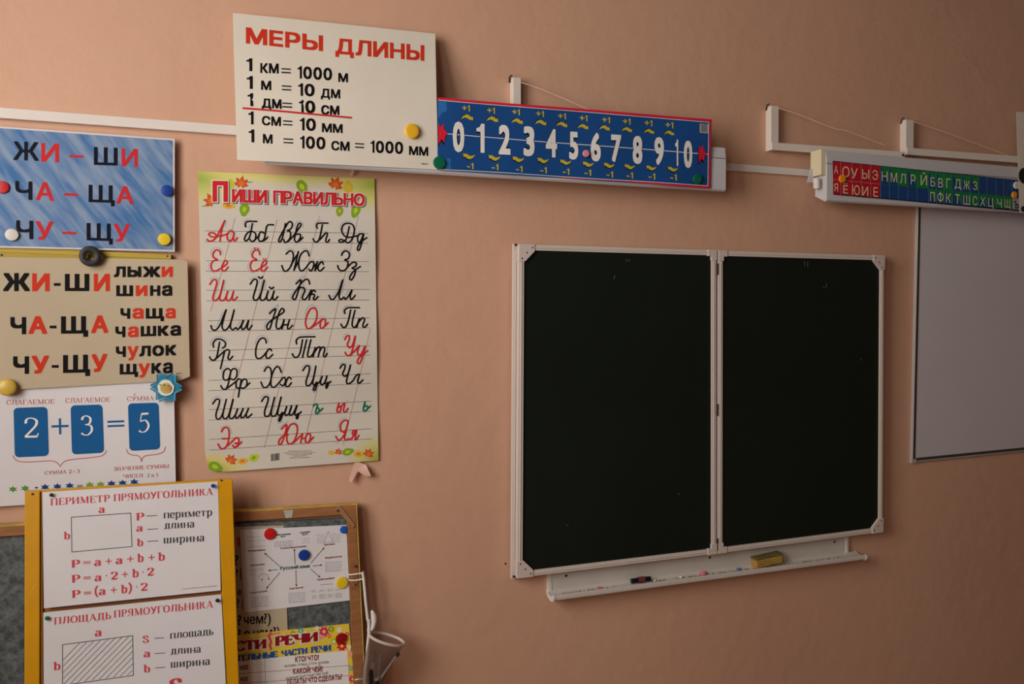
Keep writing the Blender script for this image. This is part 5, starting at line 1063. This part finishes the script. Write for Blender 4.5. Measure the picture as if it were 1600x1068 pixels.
s = ysheet('formula_sheet', [ZY(155, 705), ZY(1060, 612), ZY(1092, 1230), ZY(158, 1340)], .0105, 'white area formula sheet with hatched rectangle, lower one in the yellow frame', ph=2)
s.serif_('pinkish red', 'ПЛОЩАДЬ', 211, 766, 498, 737, 35, thick=.17, thin=.06, gap=.17); s.serif_('pinkish red', 'ПРЯМОУГОЛЬНИКА', 515, 731, 1016, 680, 36, thick=.17, thin=.06, gap=.17)
s.serif_('pinkish red', 'а', 421, 826, 449, 824, 28, thick=.2, thin=.07, xh=True); s.serif_('pinkish red', 'b', 210, 998, 239, 995, 42, thick=.2, thin=.07)
s.line('dark grey', [(253, 868), (610, 822), (613, 1024), (253, 1075), (253, 868)], 3.4, smooth=False)
def yat(x): return 868-(x-253)*.129, 1075-(x-253)*.1417
for k in range(-4, 13):
    x0 = 253+k*36; pts = []
    for t in range(0, 60):
        x = x0+t*5; y = yat(253)[1]-(x-x0)*1.02-(x0-253)*.14
        if 253 <= x <= 611 and yat(x)[0] < y < yat(x)[1]: pts.append((x, y))
    if len(pts) > 2: s.line('dark grey', [pts[0], pts[-1]], 2.2, name='hatching', cap=False)
defs([('S', 663, 690, 859, 36, 720, 770, 834, 'площадь', 801, 1018, 838, 817, 27), ('а', 669, 696, 932, 26, 722, 775, 911, 'длина', 805, 955, 917, 908, 27), ('b', 668, 695, 1008, 38, 723, 775, 984, 'ширина', 804, 1001, 985, 970, 27)])
s.serif_('pinkish red', 'S', 800, 1118, 862, 1112, 74, thick=.2, thin=.08); s.done()
pin(BLK, *ZY(198, 104), 3.0, yl(0, 772)+.0105, 'black push pin at the top left of the perimeter sheet')
pin(BLU, *ZY(1018, 58), 3.2, yl(0, 758)+.0105, 'blue push pin at the top right of the perimeter sheet')
pin(GRN, *ZY(177, 729), 3.4, yl(0, 964)+.0105, 'green push pin at the top left of the area sheet')
pin(BLK, *ZY(1040, 639), 3.0, yl(0, 936)+.0105, 'black push pin at the top right of the area sheet')
# ------------------------------------------------------------------ clear cup hanging from a white hanger at the pinboard's edge
ZH = lambda x, y, d: P(520+x/5.68, 880+y/5.68, d)
HW = mat('hanger_white', (226, 220, 212), .4, noise=.05, scale=30)
CLR = bpy.data.materials.new('clear_plastic'); CLR.use_nodes = True; nt = CLR.node_tree; b = nt.nodes['Principled BSDF']; b.inputs['Base Color'].default_value = (*lin((120, 92, 80)), 1); b.inputs['Roughness'].default_value = .15; b.inputs['Alpha'].default_value = .5
hg = empty('cup_holder', ZH(310, 1000, .08))
MB().tube([ZH(138, 100, .072), ZH(200, 94, .080), ZH(265, 84, .082)], .0022, 8).build('rod', HW, hg)
MB().tube([ZH(138, 148, .074), ZH(200, 150, .080), ZH(265, 136, .082)], .0022, 8).build('rod', HW, hg)
MB().tube([ZH(192, 1030, .082), ZH(270, 1022, .088)], .0022, 8).build('rod', HW, hg)
MB().tube([ZH(264, 76, .082), ZH(274, 130, .082), ZH(290, 310, .084), ZH(310, 500, .088)], .0045, 10).build('upper_bar', HW, hg)
MB().tube([ZH(p[0], p[1], .090) for p in catmull([(345, 415), (362, 460), (365, 520), (345, 580), (305, 590)], 6)], [.0025, .004, .005, .006, .0068, .0075, .0082, .0088, .009, .009, .009, .0088, .0085, .008, .0078, .0075, .0072, .007, .0066, .006, .0055, .005, .0048, .0045, .004], 12).build('latch', HW, hg)
MB().tube([ZH(p[0], p[1], .092) for p in catmull([(318, 500), (322, 600), (312, 720), (302, 850), (288, 960), (282, 1150)], 5)], .0052, 10).build('lower_bar', HW, hg)
tag(hg, 'white plastic hanger at the right edge of the pinboard carrying the clear cup', 'holder')
cup = empty('clear_cup', ZH(470, 660, .10))
c0 = ZH(482, 668, .105); wv = (ZH(632, 704, .105)-ZH(330, 634, .105)); R0 = wv.length/2; xax = wv.normalized()
axd = Vector((0, 0, -1))-xax*Vector((0, 0, -1)).dot(xax); axd = (axd+Vector((0, .10, 0))).normalized(); yax = xax.cross(axd).normalized()
def ring(r, h, off=0, seg=32): return [c0+axd*h-xax*off+(xax*math.cos(2*math.pi*k/seg)+yax*math.sin(2*math.pi*k/seg)*.62)*r for k in range(seg)]
def loft(rings, closed_end=False):
    mb = MB(); n_ = len(rings[0]); vs = [v for r in rings for v in r]; fs = [(i*n_+k, i*n_+(k+1) % n_, (i+1)*n_+(k+1) % n_, (i+1)*n_+k) for i in range(len(rings)-1) for k in range(n_)]
    if closed_end: fs.append(tuple(range((len(rings)-1)*n_, len(rings)*n_)))
    mb.add(vs, fs); mb.sm = True; return mb
loft([ring(R0*1.0, 0), ring(R0*.985, .004), ring(R0*.86, .05, -R0*.02), ring(R0*.70, .12, 0), ring(R0*.64, .16, R0*.02)], True).build('cup_wall', CLR, cup)
loft([ring(R0*1.0, -.0035), ring(R0*1.06, -.003), ring(R0*1.06, .004), ring(R0*1.0, .0055), ring(R0*.97, .003), ring(R0*.97, -.002), ring(R0*1.0, -.0035)]).build('rim', mat('rim_frost', (206, 190, 180), .3), cup)
tag(cup, 'clear tapered plastic cup with pale rim holding pens at the board edge', 'cup')
def pen(a, b, r, m, capm, capl, label, name='marker_pen'):
    a = Vector(a); b = Vector(b); root = MB().tube([a, b], r, 12).build(name, m); t = b+(a-b).normalized()*capl
    MB().tube([t, b+(b-a).normalized()*.002], r*1.25, 12).build('cap', capm, root); tag(root, label, 'pen'); return root
BKm = mat('pen_black', (20, 20, 24), .4); SVm = mat('pen_silver', (170, 166, 168), .25, .5, metal=.6)
pen(ZH(385, 1075, .108), ZH(582, 795, .112), .0042, mat('pen_white', (196, 186, 184), .35), BKm, .010, 'white pen with round black cap leaning right in the clear cup')
pen(ZH(345, 1120, .105), ZH(366, 780, .108), .0055, SVm, mat('pen_dark', (60, 58, 62), .3), .03, 'grey silver pen standing at the left inside the clear cup')
pen(ZH(390, 1130, .100), ZH(425, 810, .104), .0050, SVm, mat('pen_grey', (120, 118, 122), .3), .02, 'pale silver pen standing in the middle of the clear cup')
pen(ZH(335, 1150, .112), ZH(340, 940, .112), .0065, BKm, BKm, .02, 'thick black pen low at the left of the clear cup')
pen(ZH(395, 1160, .108), ZH(390, 1010, .110), .0075, BKm, SVm, .006, 'thick black pen with silver end low in the clear cup')
